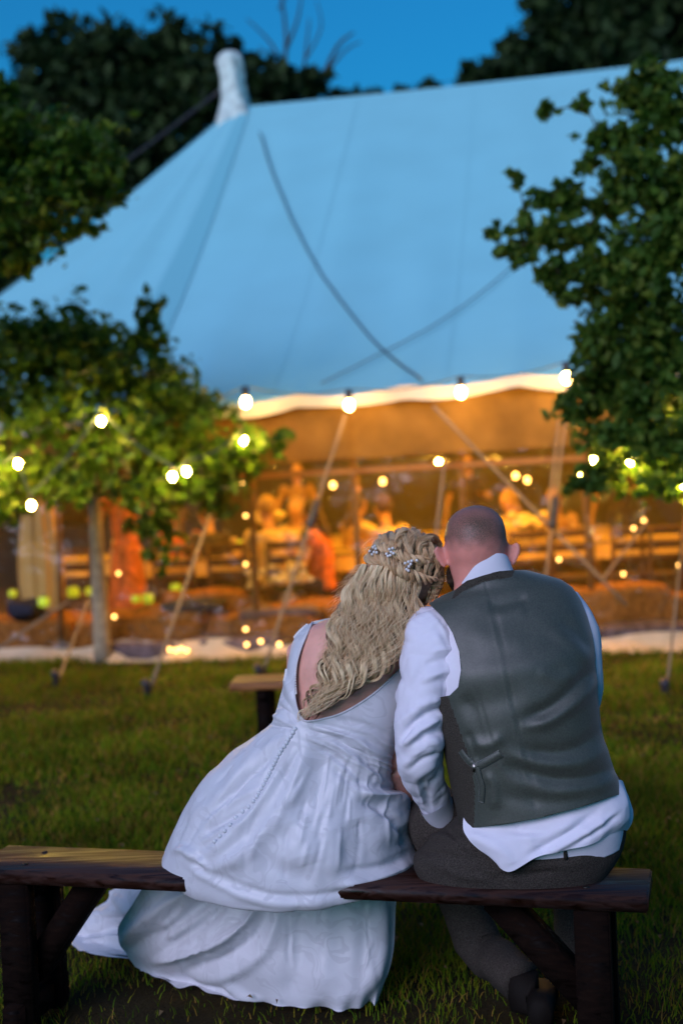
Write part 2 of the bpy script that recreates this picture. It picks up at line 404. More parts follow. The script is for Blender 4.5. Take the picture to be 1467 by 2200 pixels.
def roof_pt(s, t):
    a, c = foot(s); ezz = eave_z(s); top = peakz + .030 * max(min(s, LEN), 0) - .10 * math.sin(math.pi * np.clip(s / LEN, 0, 1))
    w = t ** 1.12
    p = a * (1 - t) + c * t; p = np.array([p[0], p[1], ezz + (top - ezz) * w])
    p[2] += (.012 * math.sin(s * 9.3 + 6 * t) + .008 * math.sin(s * 23 - 4 * t)) * (1 - t) * t * 2
    p[2] -= .16 * math.sin(math.pi * t) * (.5 + .5 * math.cos(2 * math.pi * s / 2.95)) * .35
    return p
ss = np.r_[np.linspace(S0, -4, 24)[:-1], np.linspace(-4, LEN, 150), np.linspace(LEN, S1, 12)[1:]]; nt_ = 36
V = np.array([roof_pt(s, t) for s in ss for t in np.linspace(0, 1, nt_)]); ns_ = len(ss)
tent = empty('marquee_tent', (c0[0], c0[1], 0), 'large pale canvas marquee with clear sides, lit orange inside, behind the couple', 'marquee tent')
ROOF_F = [(i * nt_ + j, (i + 1) * nt_ + j, (i + 1) * nt_ + j + 1, i * nt_ + j + 1) for i in range(ns_ - 1) for j in range(nt_ - 1)]
# rear slope over the straight part and right end
sb = np.linspace(0, LEN, 12); V2 = np.array([[*(K1 + du * s + dn * RAD * (1 - t))[:2], EZ + (roof_pt(s, 1)[2] - EZ) * t] for s in sb for t in np.linspace(0, 1, 8)])
rf = MB(); rf.add(V, ROOF_F); rf.add(V2, [(i * 8 + j, i * 8 + j + 1, (i + 1) * 8 + j + 1, (i + 1) * 8 + j) for i in range(11) for j in range(7)])
roof = rf.obj('roof', m_canvas, tent)
ROOF = Surf(V, ROOF_F)
# seams: narrow doubled strips of canvas from ridge to eave, and the wide webbing under the peak
def strip(f0, f1, w, n=30, off=.012):
    Vs = []
    for t in np.linspace(0, 1, n):
        s = f0 + (f1 - f0) * t; tt = .02 + .96 * (1 - t) if True else t
        ww = w * (.35 + .65 * t) if w > .1 else w
        for k in (-.5, .5):
            p = roof_pt(s + k * ww / max(1 - tt * (1 if s < 0 else 0), .08) * 1.0, tt); p[2] += off; p -= dn * off * .6; Vs.append(p)
    return np.array(Vs), [(2 * i, 2 * i + 1, 2 * i + 3, 2 * i + 2) for i in range(n - 1)]
for s in np.arange(1.6, 8.9, 1.475):
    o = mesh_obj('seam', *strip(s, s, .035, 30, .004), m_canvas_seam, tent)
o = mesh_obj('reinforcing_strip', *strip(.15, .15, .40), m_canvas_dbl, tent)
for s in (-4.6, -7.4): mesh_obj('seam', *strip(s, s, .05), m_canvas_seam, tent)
# king pole with bunched canvas sleeve
kp = roof_pt(0, 1); pk = P(505, 255, K1[1])
prof = [(.36, -.36), (.25, -.15), (.19, .0), (.165, .12), (.16, .22), (.15, .32), (.158, .40), (.15, .50), (.155, .58), (.13, .66), (.07, .71), (.005, .72)]
V, Fc = lathe(prof, (kp[0], kp[1], kp[2]), 26, lambda a, i: .13 * math.sin(5 * a + i * .35) + .09 * math.sin(11 * a - i * .5) + .05 * math.sin(3 * a + i * 2.2))
V[:, 0] += (V[:, 2] - kp[2]) * -.05
mesh_obj('pole_sleeve', V, Fc, mat('canvas_sleeve', (.62, .74, .72), .8, .2, var=.3, vscale=9, bump=.5, bscale=14), tent)
mesh_obj('king_pole', *tube([(K1[0], K1[1], 0), (kp[0], kp[1], kp[2] - .05)], .06, 10), m_pole, tent)
mesh_obj('king_pole', *tube([(K2[0], K2[1], 0), (K2[0], K2[1], 6.4)], .06, 10), m_pole, tent)
# valance under the eave
def wall_sheet(s0, s1, z0, z1, n, nz_, off=0.0, wav=None):
    Vs = []
    for s in np.linspace(s0, s1, n):
        a, c = foot(s); o_ = (c - a) / np.linalg.norm(c - a)
        for k in range(nz_):
            f = k / (nz_ - 1); zz0 = z0(s) if callable(z0) else z0; zz1 = z1(s) if callable(z1) else z1
            w_ = wav(s, f) if wav else 0
            p = a + o_ * (off + w_); Vs.append((p[0], p[1], zz0 + (zz1 - zz0) * f))
    return np.array(Vs), [(i * nz_ + j, (i + 1) * nz_ + j, (i + 1) * nz_ + j + 1, i * nz_ + j + 1) for i in range(n - 1) for j in range(nz_ - 1)]
mesh_obj('valance', *wall_sheet(-4.5, LEN, lambda s: eave_z(s) - .105 - .015 * math.sin(s * 5), lambda s: eave_z(s) + .0, 200, 5, -.02, lambda s, f: -.02 * (1 - f) * math.sin(s * 9)), m_valance, tent)
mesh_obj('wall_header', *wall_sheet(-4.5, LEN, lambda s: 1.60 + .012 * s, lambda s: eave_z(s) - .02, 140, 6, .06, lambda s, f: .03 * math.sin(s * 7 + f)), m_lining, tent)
for k in range(-3, 6):
    s0 = k * 1.78 + .1
    if s0 < -4.6: continue
    mesh_obj('clear_panel', *wall_sheet(s0, s0 + 1.77, .10, lambda s: 1.62 + .012 * s, 40, 24, .05, lambda s, f: .02 * math.sin(s * 6.1 + f * 4) + .012 * math.sin(s * 17 + f * 9)), m_pvc, tent)
mesh_obj('window_rail', *wall_sheet(-4.5, LEN, lambda s: 1.475 + .012 * s, lambda s: 1.525 + .012 * s, 80, 3, .03), mat('pvc_band', (.26, .15, .06), .6, .3, trans=.3), tent)
def sk(s, f): return -.16 * (1 - f) ** 2 - .03 * math.sin(s * 4.3) - .02 * math.sin(s * 11.7 + f * 3)
mesh_obj('ground_skirt', *wall_sheet(-4.5, LEN, lambda s: -.01, lambda s: .13 + .03 * math.sin(s * 2.6) + .02 * math.sin(s * 7.1), 220, 7, .02, sk), m_skirt, tent)
# back wall, dark beyond the clear plastic
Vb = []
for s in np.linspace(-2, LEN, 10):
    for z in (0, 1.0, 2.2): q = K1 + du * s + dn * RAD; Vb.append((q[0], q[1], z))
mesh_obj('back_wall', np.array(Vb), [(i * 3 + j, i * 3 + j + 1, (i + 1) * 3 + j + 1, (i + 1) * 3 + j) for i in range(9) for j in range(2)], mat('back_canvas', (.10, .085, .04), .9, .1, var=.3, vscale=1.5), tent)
# inner floor
fl = [K1 - dn * (RAD - .2) - du * 2.6, K1 - dn * (RAD - .2) + du * LEN, K2 + dn * RAD, K1 + dn * RAD - du * 3, K1 - du * (RAD - .4)]
V = np.array([(p[0], p[1], .004) for p in fl]); fo = mesh_obj('matting_floor', V, [(0, 1, 2, 3, 4)], mat('coir_matting', (.07, .035, .015), .95, .1, var=.4, vscale=3)); tag(fo, kind='structure')
# side poles at the eave
POLE_TOPS = []
for px, py, bx in ((118, 905, 128), (530, 880, 552), (750, 878, 778), (986, 850, 1003), (1240, 822, 1278), (-150, 930, -130), (1490, 800, 1530)):
    Yb = 11.0 - (px - 733) * .00062; b_ = PZ(bx, 1402 - (bx - 620) * .028, 0.0); t_ = P(px, py, b_[1] + .02)
    b_ = b_ + dn * .05; t_ = t_ + dn * .05
    mesh_obj('side_pole', *tube([b_, (b_ + t_) / 2, t_], [.030, .028, .026], 8), m_pole, tent); POLE_TOPS.append(t_)
# ---- guy ropes, each with its stake
def guy(label, pts, r=.013, stake=True, slider=None, m=m_rope):
    pts = [np.array(p, float) for p in pts]; base = pts[-1]
    g_ = empty('guy_rope', base, label, 'guy rope', 'guy ropes around the tent')
    P_ = cr(pts, 14) if len(pts) > 2 else np.array([pts[0] * (1 - t) + pts[1] * t for t in np.linspace(0, 1, 8)])
    mesh_obj('rope', *tube(P_, r, 6), m, g_)
    if stake:
        d = (pts[0] - base); d[2] = 0; d /= np.linalg.norm(d) + 1e-6
        mesh_obj('stake', *tube([base - d * .05 + [0, 0, .10], base - d * .03 + [0, 0, .07], base + [0, 0, -.12]], [.03, .03, .02], 8), m_dark, g_)
    if slider is not None:
        q = np.array(slider); d = (pts[-1] - pts[0]) / np.linalg.norm(pts[-1] - pts[0])
        mesh_obj('slider', *tube([q - d * .14, q - d * .10, q + d * .10, q + d * .14], [.014, .034, .034, .014], 8), m_dark, g_)
    return g_
def gp(px, py, Y): return P(px, py, Y)
def lerp(a, b, t): return np.array(a) * (1 - t) + np.array(b) * t
def rope_px(label, p0, Y0, p1, z1=0.0, r=.013, slider=None, stake=True, Y1=None):
    a = P(p0[0], p0[1], Y0); b = PZ(p1[0], p1[1], z1) if Y1 is None else P(p1[0], p1[1], Y1)
    s_ = lerp(a, b, slider) if slider else None
    return guy(label, [a, b], r, stake, s_)
rope_px('pale guy rope running down behind the bride to the lawn, dark slider halfway', (742, 890), 10.95, (562, 1455), slider=.40, r=.014)
rope_px('guy rope passing under the small tree down to a stake left of the low bench', (520, 905), 11.2, (320, 1490), r=.013)
rope_px('short guy rope pegged beside the white tree trunk', (190, 1290), 10.9, (124, 1468), r=.012)
rope_px('guy rope slanting across the lower left corner of the tent wall', (150, 1290), 11.2, (-60, 1432), r=.012)
rope_px('doubled guy rope right of the groom with a grey slider below its fork', (1214, 905), 10.5, (1148, 1425), slider=.385, r=.011)
rope_px('guy rope crossing diagonally behind the groom from upper left to lower right', (930, 872), 10.6, (1345, 1300), r=.014, stake=False, Y1=10.2)
rope_px('thin guy rope dropping behind the space between both heads', (955, 985), 10.6, (905, 1440), r=.013)
rope_px('pale guy rope running down the right edge of the picture to the lawn', (1475, 1075), 9.3, (1430, 1492), r=.009)
rope_px('thin rope forking from the grey slider up to the eave', (1200, 905), 10.7, (1178, 1105), Y1=10.25, stake=False, r=.011)
rope_px('faint rope at the right crossing low in front of the chairs', (1390, 1120), 10.6, (1290, 1250), Y1=10.3, stake=False, r=.010)
# long ropes high up
a = P(473, 195, K1[1]); b = P(150, 425, 21.0); guy('dark stay rope from the peak sleeve down behind the left trees', [a, (a + b) / 2 - [0, 0, .05], b], .022, False, None, m_dark)
def on_roof(pl, name, label, cat, r, off=.05):
    pts = []
    for q in cr(pl, 26):
        h, n_ = ROOF.at(q[0], q[1], off)
        if h is not None: pts.append(h)
    print('ROOFHITS', label, len(pts))
    if len(pts) < 2: return None
    o = mesh_obj(name, *tube(np.array(pts), r, 6), m_cable); return tag(o, label, cat)
c_ = on_roof([(560, 292), (590, 385), (640, 505), (710, 625), (800, 738), (905, 828)], 'roof_cable', 'dark cable curving down the canvas roof from the peak to the eave', 'cable', .0095)
c2 = on_roof([(1110, 575), (1020, 650), (900, 728), (790, 785), (690, 835)], 'roof_cable', 'thin dark cable crossing the canvas roof towards the right tree', 'cable', .006)
# ------------------------------------------------------------------ festoon lights
def bulb_mat(name, col, s):
    return mat(name, (.8, .7, .5), .3, emit=col, estr=s)
m_bulb = bulb_mat('bulb_warm', (1, .55, .15), 190)
m_bulb_tree = bulb_mat('bulb_tree', (1, .62, .10), 750)
m_bulb_in = bulb_mat('bulb_inside', (1, .36, .025), 2500)
m_bulb_dim = bulb_mat('bulb_dim', (1, .50, .10), 14)
BULB = ball((0, 0, 0), (.022, .022, .028), 10, 8); SOCK = lathe([(.010, .075), (.017, .07), (.017, .028), (.010, .024)], (0, 0, 0), 8)
def festoon(label, pts, m, sag=.06, big=1.0, ends=None):
    pts = [np.array(p, float) for p in pts]; base = pts[0]
    f_ = empty('festoon_string', base, label, 'string lights', 'festoon strings of bulbs')
    allp = ([np.array(ends[0])] if ends else []) + [p + [0, 0, .08 * big] for p in pts] + ([np.array(ends[1])] if ends else [])
    line = []
    for a, b in zip(allp[:-1], allp[1:]):
        for t in np.linspace(0, 1, 8, endpoint=False):
            q = lerp(a, b, t); q[2] -= sag * math.sin(math.pi * t); line.append(q)
    line.append(allp[-1]); mesh_obj('cable', *tube(np.array(line), .006, 5), m_cable, f_)
    for p in pts:
        b_ = mesh_obj('bulb', BULB[0] * big + p, BULB[1], m, f_); ORIGIN[b_.name] = base
        s_ = mesh_obj('socket', SOCK[0] * big + p, SOCK[1], m_dark, b_); s_.location = (0, 0, 0)
    return f_
eb = [P(x, y, Yy) for x, y, Yy in ((528, 864, 10.80), (750, 870, 10.70), (990, 843, 10.55), (1216, 812, 10.42))]
festoon('string of bright bulbs along the tent eave over the couple', eb, m_bulb, .05, 1.6, (P(300, 900, 11.1), P(1420, 800, 10.3)))
festoon('string of bulbs threaded through the small tree with the white trunk', [P(-30, 1010, 9.9), P(40, 996, 9.85), P(68, 1086, 9.8), P(218, 905, 9.85), P(371, 1024, 9.9), P(401, 1013, 9.85), P(523, 946, 10.4)], m_bulb_tree, .05, 1.05)
m_bulb_r = bulb_mat('bulb_right', (1, .62, .10), 1000)
festoon('string of bulbs hanging in the dark tree at the right', [P(1250, 1024, 9.6), P(1273, 989, 9.3), P(1352, 992, 8.15), P(1395, 1040, 8.15), P(1440, 912, 8.1), P(1470, 1045, 8.1)], m_bulb_r, .03, .85)
ins = lambda x, d, z: K1 - dn * (RAD - d) + du * x + np.array([0, 0, z])
festoon('pair of round bulbs inside the tent above the groom', [P(942, 993, 12.0), P(1055, 996, 12.0)], m_bulb_in, .12, .9, (P(700, 960, 12.2), P(1250, 960, 12.0)))
festoon('string of amber bulbs further inside the tent, right of the groom', [P(715, 1042, 14), P(822, 1034, 14), P(1107, 1022, 14), P(1132, 1031, 14)], m_bulb_dim, .08, 1.2, (P(560, 990, 14), P(1260, 1000, 14)))
for lab, d, z, xs in (('row of bulbs under the front slope inside the tent', 1.3, 2.32, np.arange(-3.6, 8, 1.05)), ('row of bulbs across the middle of the tent ceiling', 3.2, 2.75, np.arange(-3.9, 8, 1.3)),
                      ('row of bulbs near the ridge inside the tent', 5.4, 3.2, np.arange(-3, 7, 1.5))):
    festoon(lab, [ins(x, d, z + .06 * math.sin(x * 3)) for x in xs], m_bulb_in, .1, 1.0)

# ------------------------------------------------------------------ guests, tables and decorations inside the tent
m_skin_g = mat('guest_skin', (.52, .28, .17), .5, .4)
def figure(label, pelvis, yaw, top_m, low_m, hair_m, arms, seated=True, scale=1.0, hair='short', dress=False, lean=0.0):
    """arms: list of (elbow, wrist) offsets from the shoulder in body axes (x right, y forward, z up)"""
    pelvis = np.array(pelvis, float); cy, sy = math.cos(yaw), math.sin(yaw); Rm = np.array([[cy, sy, 0], [-sy, cy, 0], [0, 0, 1]])
    W = lambda p: pelvis + (np.array(p, float) * scale) @ Rm
    r_ = empty('person', (pelvis[0], pelvis[1], 0), label, 'person', 'guests inside the tent')
    fw = lean
    parts = []; cl = []
    nk = (0, .02 + fw, .53); hd = (0, .05 + fw * 1.25, .70)
    V, Fc = ball((0, 0, 0), (.078, .098, .115), 14, 10); V = V @ np.eye(3) + np.array(hd); parts.append((np.array([W(v) for v in V]), Fc))
    V, Fc = ball(np.array(hd) + [0, .10, -.01], (.014, .02, .024), 8, 6); parts.append((np.array([W(v) for v in V]), Fc))
    parts.append(tube([W((0, fw, .46)), W(nk), W((0, .04 + fw * 1.2, .64))], .054 * scale, 10))
    parts.append(tube([W((0, 0, .02)), W((0, fw * .4, .25)), W((0, fw * .9, .44))], [.13 * scale, .12 * scale, .10 * scale], 14, True, .8))
    for i, (el, wr) in enumerate(arms):
        s = (-1 if i == 0 else 1); sh = np.array([s * .17, fw, .47]); e = sh + el; w = e + np.array(wr)
        parts.append(tube([W(sh), W(e), W(w)], [.045 * scale, .038 * scale, .026 * scale], 8))
        hdv = (np.array(wr) / np.linalg.norm(wr)); side = np.cross(hdv, [0, 0, 1.0]); side = side / (np.linalg.norm(side) + 1e-6)
        parts.append(tube([W(w), W(w + hdv * .09)], [.034 * scale, .034 * scale], 8, True, .5))
        for k in range(4): parts.append(tube([W(w + hdv * .08 + side * (k - 1.5) * .019), W(w + hdv * (.16 + .01 * (k in (1, 2))) + side * (k - 1.5) * .022)], .010 * scale, 5))
        parts.append(tube([W(w + hdv * .02 + side * .03), W(w + hdv * .08 + side * .065)], .011 * scale, 5))
        cl.append(tube([W(sh + [-s * .05, 0, .02]), W(sh), W(sh * .35 + e * .65 if not dress else sh * .7 + e * .3)], [.07 * scale, .065 * scale, .056 * scale], 10))
    kn = .42; 
    for s in (-1, 1):
        if seated: pts = [(s * .09, 0, .03), (s * .11, kn, .05), (s * .11, kn + .02, -.40), (s * .11, kn + .13, -.43)]
        else: pts = [(s * .09, 0, .03), (s * .10, .02, -.42), (s * .10, 0, -.84), (s * .11, .14, -.88)]
        parts.append(tube([W(p) for p in pts], [.075 * scale, .058 * scale, .04 * scale, .035 * scale], 8))
    V, Fc = fuse(parts, .018, 3); mesh_obj('body', V, Fc, m_skin_g, r_)
    cl.append(tube([W((0, 0, -.03)), W((0, fw * .3, .15)), W((0, fw * .7, .34)), W((0, fw, .47)), W((0, fw, .505))], np.array([.17, .155, .18, .17, .08]) * scale, 16, True, .72))
    V, Fc = fuse(cl, .02, 4); V = V + .006 * fbm(V * 9)[:, None]; mesh_obj('dress_top' if dress else 'shirt', V, Fc, top_m, r_)
    lo = []
    if dress and not seated: lo.append(tube([W((0, 0, .06)), W((0, 0, -.3)), W((0, .02, -.80))], np.array([.16, .21, .30]) * scale, 16, True, .8))
    else:
        for s in (-1, 1):
            pts = [(s * .08, -.04, .02), (s * .11, kn, .05), (s * .11, kn + .02, -.36)] if seated else [(s * .085, 0, .03), (s * .10, .02, -.42), (s * .10, 0, -.82)]
            lo.append(tube([W(p) for p in pts], np.array([.10, .075, .062]) * scale, 10))
    V, Fc = fuse(lo, .02, 3); mesh_obj('skirt' if dress else 'trousers', V, Fc, low_m, r_)
    hp = [ball(np.array([W((hd[0], hd[1] - .025, hd[2] + .03))])[0], np.array([.092, .10, .105]) * scale, 12, 9)]
    if hair == 'long': hp.append(tube([W((0, hd[1] - .07, hd[2] + .02)), W((0, fw - .09, .5)), W((0, fw - .10, .33))], np.array([.085, .095, .05]) * scale, 10, True, .5))
    V, Fc = fuse(hp, .016, 2); hv = np.array([W((0, hd[1] + .10, hd[2] - .05))])[0]; k = np.linalg.norm(V - hv, axis=1) - .098 * scale
    V, Fc = clip(V, Fc, k); mesh_obj('hair', V, Fc, hair_m, r_); return r_
m_white_g = mat('guest_cream', (.66, .50, .26), .8, .2, var=.1, vscale=9); m_navy = mat('guest_dark', (.05, .04, .05), .8, .2); m_rust = mat('guest_rust', (.62, .16, .05), .8, .2, var=.5, vscale=16)
m_brownhair = mat('guest_brown_hair', (.05, .025, .012), .6, .3); m_fair = mat('guest_fair_hair', (.32, .2, .08), .6, .3); m_tan = mat('guest_tan', (.35, .2, .1), .8, .2)
def seat(px, Y): q = P(px, 1100, Y); return (q[0], q[1], .47)
figure('guest in a cream top at the table with one arm raised, above the bride', seat(842, 12.7), .5, m_white_g, m_navy, m_brownhair, [((-.10, .12, .12), (.02, .03, .26)), ((.16, .16, -.10), (-.06, .22, .02))], True, 1.0, 'short', False, .10)
figure('guest with a bare orange-lit arm bent at the elbow beside the guy rope', seat(690, 12.3), 1.3, m_rust, m_navy, m_brownhair, [((-.10, .06, -.26), (.10, .20, .05)), ((.08, .1, -.26), (-.1, .2, .03))], True, 1.0, 'long', True, .05)
figure('guest in a cream shirt seated left of the bare-armed guest', seat(580, 12.7), .3, m_white_g, m_navy, m_fair, [((-.10, .08, -.26), (.05, .22, .06)), ((.10, .1, -.26), (-.05, .22, .02))], True, 1.05, 'short', False, .06)
figure('standing guest in a patterned rust dress right of the white tree trunk', (*P(268, 1100, 12.4)[:2], .88), .5, m_rust, m_rust, m_brownhair, [((-.10, .08, -.26), (.05, .22, .06)), ((.12, .02, -.27), (.02, .08, -.22))], False, 1.0, 'long', True, .0)
figure('guest in a pale shirt at the far table right of the groom', seat(1110, 13.6), 2.2, m_white_g, m_navy, m_fair, [((-.12, .12, -.24), (.05, .22, .04)), ((.12, .1, -.24), (-.05, .22, .04))], True, 1.0, 'long', False, .05)
figure('guest in a tan jacket seated behind the rope fork', seat(1200, 14.2), 2.6, m_tan, m_navy, m_brownhair, [((-.12, .12, -.24), (.05, .22, .04)), ((.12, .1, -.24), (-.05, .22, .04))], True, 1.0, 'short', False, .05)
figure('dark-haired guest in rust at the table between the two cream guests', seat(752, 13.9), -.9, m_tan, m_navy, m_brownhair, [((-.12, .12, -.24), (.05, .22, .04)), ((.12, .1, -.24), (-.05, .22, .04))], True, 1.0, 'long', True, .05)
figure('guest in dark clothes at the table in the left half of the tent', seat(455, 13.2), .6, m_navy, m_navy, m_brownhair, [((-.12, .12, -.24), (.05, .22, .04)), ((.12, .1, -.24), (-.05, .22, .04))], True, 1.0, 'short', False, .05)

m_cloth = mat('table_linen', (.58, .38, .14), .85, .2, var=.06, vscale=5); m_wood_d = mat('dark_chair_wood', (.075, .03, .012), .6, .4, var=.3, vscale=14); m_wood_t = mat('table_wood', (.20, .10, .045), .6, .35, var=.3, vscale=9)
def table(px, Y, L, label, cloth=True):
    q = P(px, 1100, Y); rot = math.atan2(du[1], du[0]); t = empty('trestle_table', (q[0], q[1], 0), label, 'table', 'long tables inside the tent')
    mesh_obj('tabletop', *box((q[0], q[1], .73), (L, .75, .03), rot, .004), m_wood_t, t)
    for sx in (-1, 1):
        for sy in (-1, 1):
            p = q + du * sx * (L / 2 - .15) + dn * sy * .28; mesh_obj('leg', *box((p[0], p[1], .355), (.05, .05, .71), rot, .004), m_wood_t, t)
    if cloth:
        Vs = []; n = 90
        per = []
        for k in range(n):
            u = k / n * (2 * L + 1.5)
            if u < L: per.append((-L / 2 + u, -.39))
            elif u < L + .75: per.append((L / 2 + .01, -.375 + u - L))
            elif u < 2 * L + .75: per.append((L / 2 - (u - L - .75), .39))
            else: per.append((-L / 2 - .01, .375 - (u - 2 * L - .75)))
        for f in (0, .3, .65, 1):
            for k, (x, y) in enumerate(per):
                o_ = .05 * f * (1 + .8 * math.sin(k * .9)); x2 = x + math.copysign(o_, x) * (abs(x) > L / 2); y2 = y + math.copysign(o_, y) * (abs(y) > .385)
                p = q + du * x2 + dn * y2; Vs.append((p[0], p[1], .749 - .17 * f))
        Fs = [(i * n + k, i * n + (k + 1) % n, (i + 1) * n + (k + 1) % n, (i + 1) * n + k) for i in range(3) for k in range(n)] + [tuple(range(n))]
        o = mesh_obj('tablecloth', np.array(Vs), Fs, m_cloth); tag(o, 'cream cloth over the ' + label, 'tablecloth', 'cream tablecloths')
    return q
def chair(px, Y, yaw, label):
    q = P(px, 1100, Y); c_ = empty('wooden_chair', (q[0], q[1], 0), label, 'chair', 'dark wooden chairs inside the tent')
    cy, sy = math.cos(yaw), math.sin(yaw); X = np.array([cy, sy, 0]); Yv = np.array([-sy, cy, 0])
    mesh_obj('seat', *box((q[0], q[1], .45), (.41, .41, .03), yaw, .006), m_wood_d, c_)
    for sx in (-1, 1):
        a = q + X * sx * .18 + Yv * .18; mesh_obj('leg', *beam((a[0], a[1], 0), (a[0], a[1], .435), .035, .035), m_wood_d, c_)
        b = q + X * sx * .18 - Yv * .18; e = b - Yv * .08; mesh_obj('leg', *beam((b[0], b[1], 0), (e[0], e[1], .92), .035, .035), m_wood_d, c_)
    for z in (.62, .74, .88):
        a = q - X * .18 - Yv * (.18 + .08 * z / .92); b = q + X * .18 - Yv * (.18 + .08 * z / .92); a[2] = b[2] = z; mesh_obj('slat', *beam(a, b, .02, .07), m_wood_d, c_)
figure('guest in a cream dress seated at the far side of the long table', seat(640, 13.8), 3.0, m_white_g, m_white_g, m_fair, [((-.12, .12, -.24), (.05, .22, .04)), ((.12, .1, -.24), (-.05, .22, .04))], True, 1.0, 'long', True, .05)
figure('guest in rust with dark hair seated under the small tree', seat(385, 13.3), .2, m_rust, m_navy, m_brownhair, [((-.12, .12, -.24), (.05, .22, .04)), ((.12, .1, -.24), (-.05, .22, .04))], True, 1.0, 'long', True, .05)
table(575, 13.2, 2.3, 'long table left of the bride'); table(880, 13.5, 2.2, 'long table behind the bride and groom'); table(1240, 13.3, 2.2, 'long table right of the groom'); table(300, 13.9, 2.2, 'long table behind the white tree trunk'); table(1000, 16.2, 3.4, 'long table deepest in the tent')
for px, Y, yw, lb in ((610, 12.45, .1, 'dark chair with its back to the lawn, left of the bride'), (500, 12.5, -.2, 'dark chair beside the amber fairy lights'), (1120, 12.4, .1, 'dark chair just right of the groom'), (1225, 12.45, -.15, 'dark chair behind the rope with the grey slider'),
                      (1330, 12.3, .2, 'dark chair below the right tree'), (1405, 12.35, .0, 'dark chair at the right end of the long table'), (370, 12.6, .1, 'dark chair under the small tree'), (165, 12.7, -.1, 'dark chair left of the white tree trunk')): chair(px, Y, yw, lb)
# bottles and glasses standing on the tables
m_bottle = mat('bottle_glass', (.02, .03, .01), .15, .6); m_tumbler = mat('tumbler_glass', (.75, .62, .40), .15, .6, trans=.5)
BT = lathe([(.036, 0), (.037, .18), (.030, .21), (.013, .24), (.013, .30), (.015, .305)], (0, 0, 0), 10); GL = lathe([(.028, 0), (.030, .005), (.006, .012), (.005, .08), (.030, .11), (.036, .15), (.032, .18)], (0, 0, 0), 10)
def on_table(px, Y, k, name, shape, m, label, cat, grp):
    q = P(px, 1100, Y); q[2] = .752; o = mesh_obj(name, shape[0] + q, shape[1], m, base=q); return tag(o, label, cat, grp)
for i, (px, Y, wh) in enumerate(((500, 13.1, 'left'), (545, 13.3, 'left'), (612, 13.2, 'left'), (650, 13.1, 'left'), (1130, 13.15, 'right'), (1188, 13.3, 'right'), (1262, 13.2, 'right'), (1330, 13.25, 'right'), (245, 13.8, 'trunk'), (330, 13.9, 'trunk'), (380, 13.8, 'trunk'))):
    where = {'left': 'the long table left of the bride', 'right': 'the long table right of the groom', 'trunk': 'the table behind the white tree trunk'}[wh]; k = {'left': i, 'right': i - 4, 'trunk': i - 8}[wh]
    spot = ('at the left end of ', 'left of the middle of ', 'right of the middle of ', 'at the right end of ')[k]
    if k % 2: on_table(px, Y, i, 'bottle', BT, m_bottle, 'dark wine bottle ' + spot + where, 'bottle', 'bottles on the tables')
    else: on_table(px, Y, i, 'wine_glass', GL, m_tumbler, 'wine glass ' + spot + where, 'glass', 'glasses on the tables')
figure('guest in dark clothes standing deep in the tent behind the groom', (*P(1010, 1100, 17.5)[:2], .90), 2.9, m_navy, m_navy, m_brownhair, [((-.10, .08, -.26), (.05, .22, .06)), ((.12, .02, -.27), (.02, .08, -.22))], False, 1.0, 'short', False, .0)
figure('guest in a tan dress standing deep in the tent left of the raised arm', (*P(640, 1100, 17.0)[:2], .88), 3.3, m_tan, m_tan, m_brownhair, [((-.10, .08, -.26), (.05, .22, .06)), ((.12, .02, -.27), (.02, .08, -.22))], False, 1.0, 'long', True, .0)
figure('guest in dark clothes standing deep in the tent at the right', (*P(1330, 1100, 16.5)[:2], .90), 2.6, m_navy, m_navy, m_brownhair, [((-.10, .08, -.26), (.05, .22, .06)), ((.12, .02, -.27), (.02, .08, -.22))], False, 1.0, 'short', False, .0)
# hay bales along the tent wall, with throws laid over some
m_hay = mat('hay', (.30, .12, .03), .95, .1, var=.5, vscale=26, bump=1.0, bscale=50); m_throw = mat('grey_throw', (.15, .11, .12), .9, .1, var=.45, vscale=14, bump=.6, bscale=25); m_dthrow = mat('dark_throw', (.03, .03, .045), .9, .1)
def lump(name, label, cat, px, Y, z0, size, m, yaw=0, group=None, e=.35, amp=.03):
    q = P(px, 1100, Y); V, Fc = ball((0, 0, 0), (1, 1, 1), 26, 16)
    V = np.sign(V) * np.abs(V) ** e * (np.array(size) / 2); V += amp * fbm(V * 5 + px)[:, None] * (V / (np.linalg.norm(V, axis=1)[:, None] + 1e-6)); V[:, 2] += size[2] / 2 - .004
    cy, sy = math.cos(yaw), math.sin(yaw); V = V @ np.array([[cy, sy, 0], [-sy, cy, 0], [0, 0, 1]]) + [q[0], q[1], z0]
    o = mesh_obj(name, V, Fc, m, base=(q[0], q[1], z0)); return tag(o, label, cat, group)
G = 'hay bales along the tent wall'
for px, Y, w, h, yw, lb in ((40, 11.9, 1.0, .36, -.2, 'hay bale at the far left under the black bag'), (150, 11.95, .95, .34, -.15, 'low hay bale left of the white tree trunk'), (320, 11.75, 1.0, .40, -.2, 'rounded hay bale just right of the white tree trunk'),
                            (440, 12.05, .8, .52, .1, 'taller hay bale behind the small tree rope'), (560, 11.6, 1.0, .33, -.2, 'hay bale in front of the cream flowers'), (655, 11.75, .9, .40, .2, 'hay bale close to the bride with a throw'),
                            (1150, 11.25, .9, .38, -.1, 'hay bale just right of the groom shoulder'), (1300, 11.15, 1.0, .48, -.25, 'tall pinkish hay bale behind the right leaning pole'), (1420, 11.1, 1.0, .40, -.1, 'hay bale at the far right of the tent wall'), (860, 11.6, 1.0, .40, -.1, 'hay bale hidden behind the couple')):
    lump('hay_bale', lb, 'hay bale', px, Y, 0, (w, .48, h), m_hay, yw, G, .42, .05)
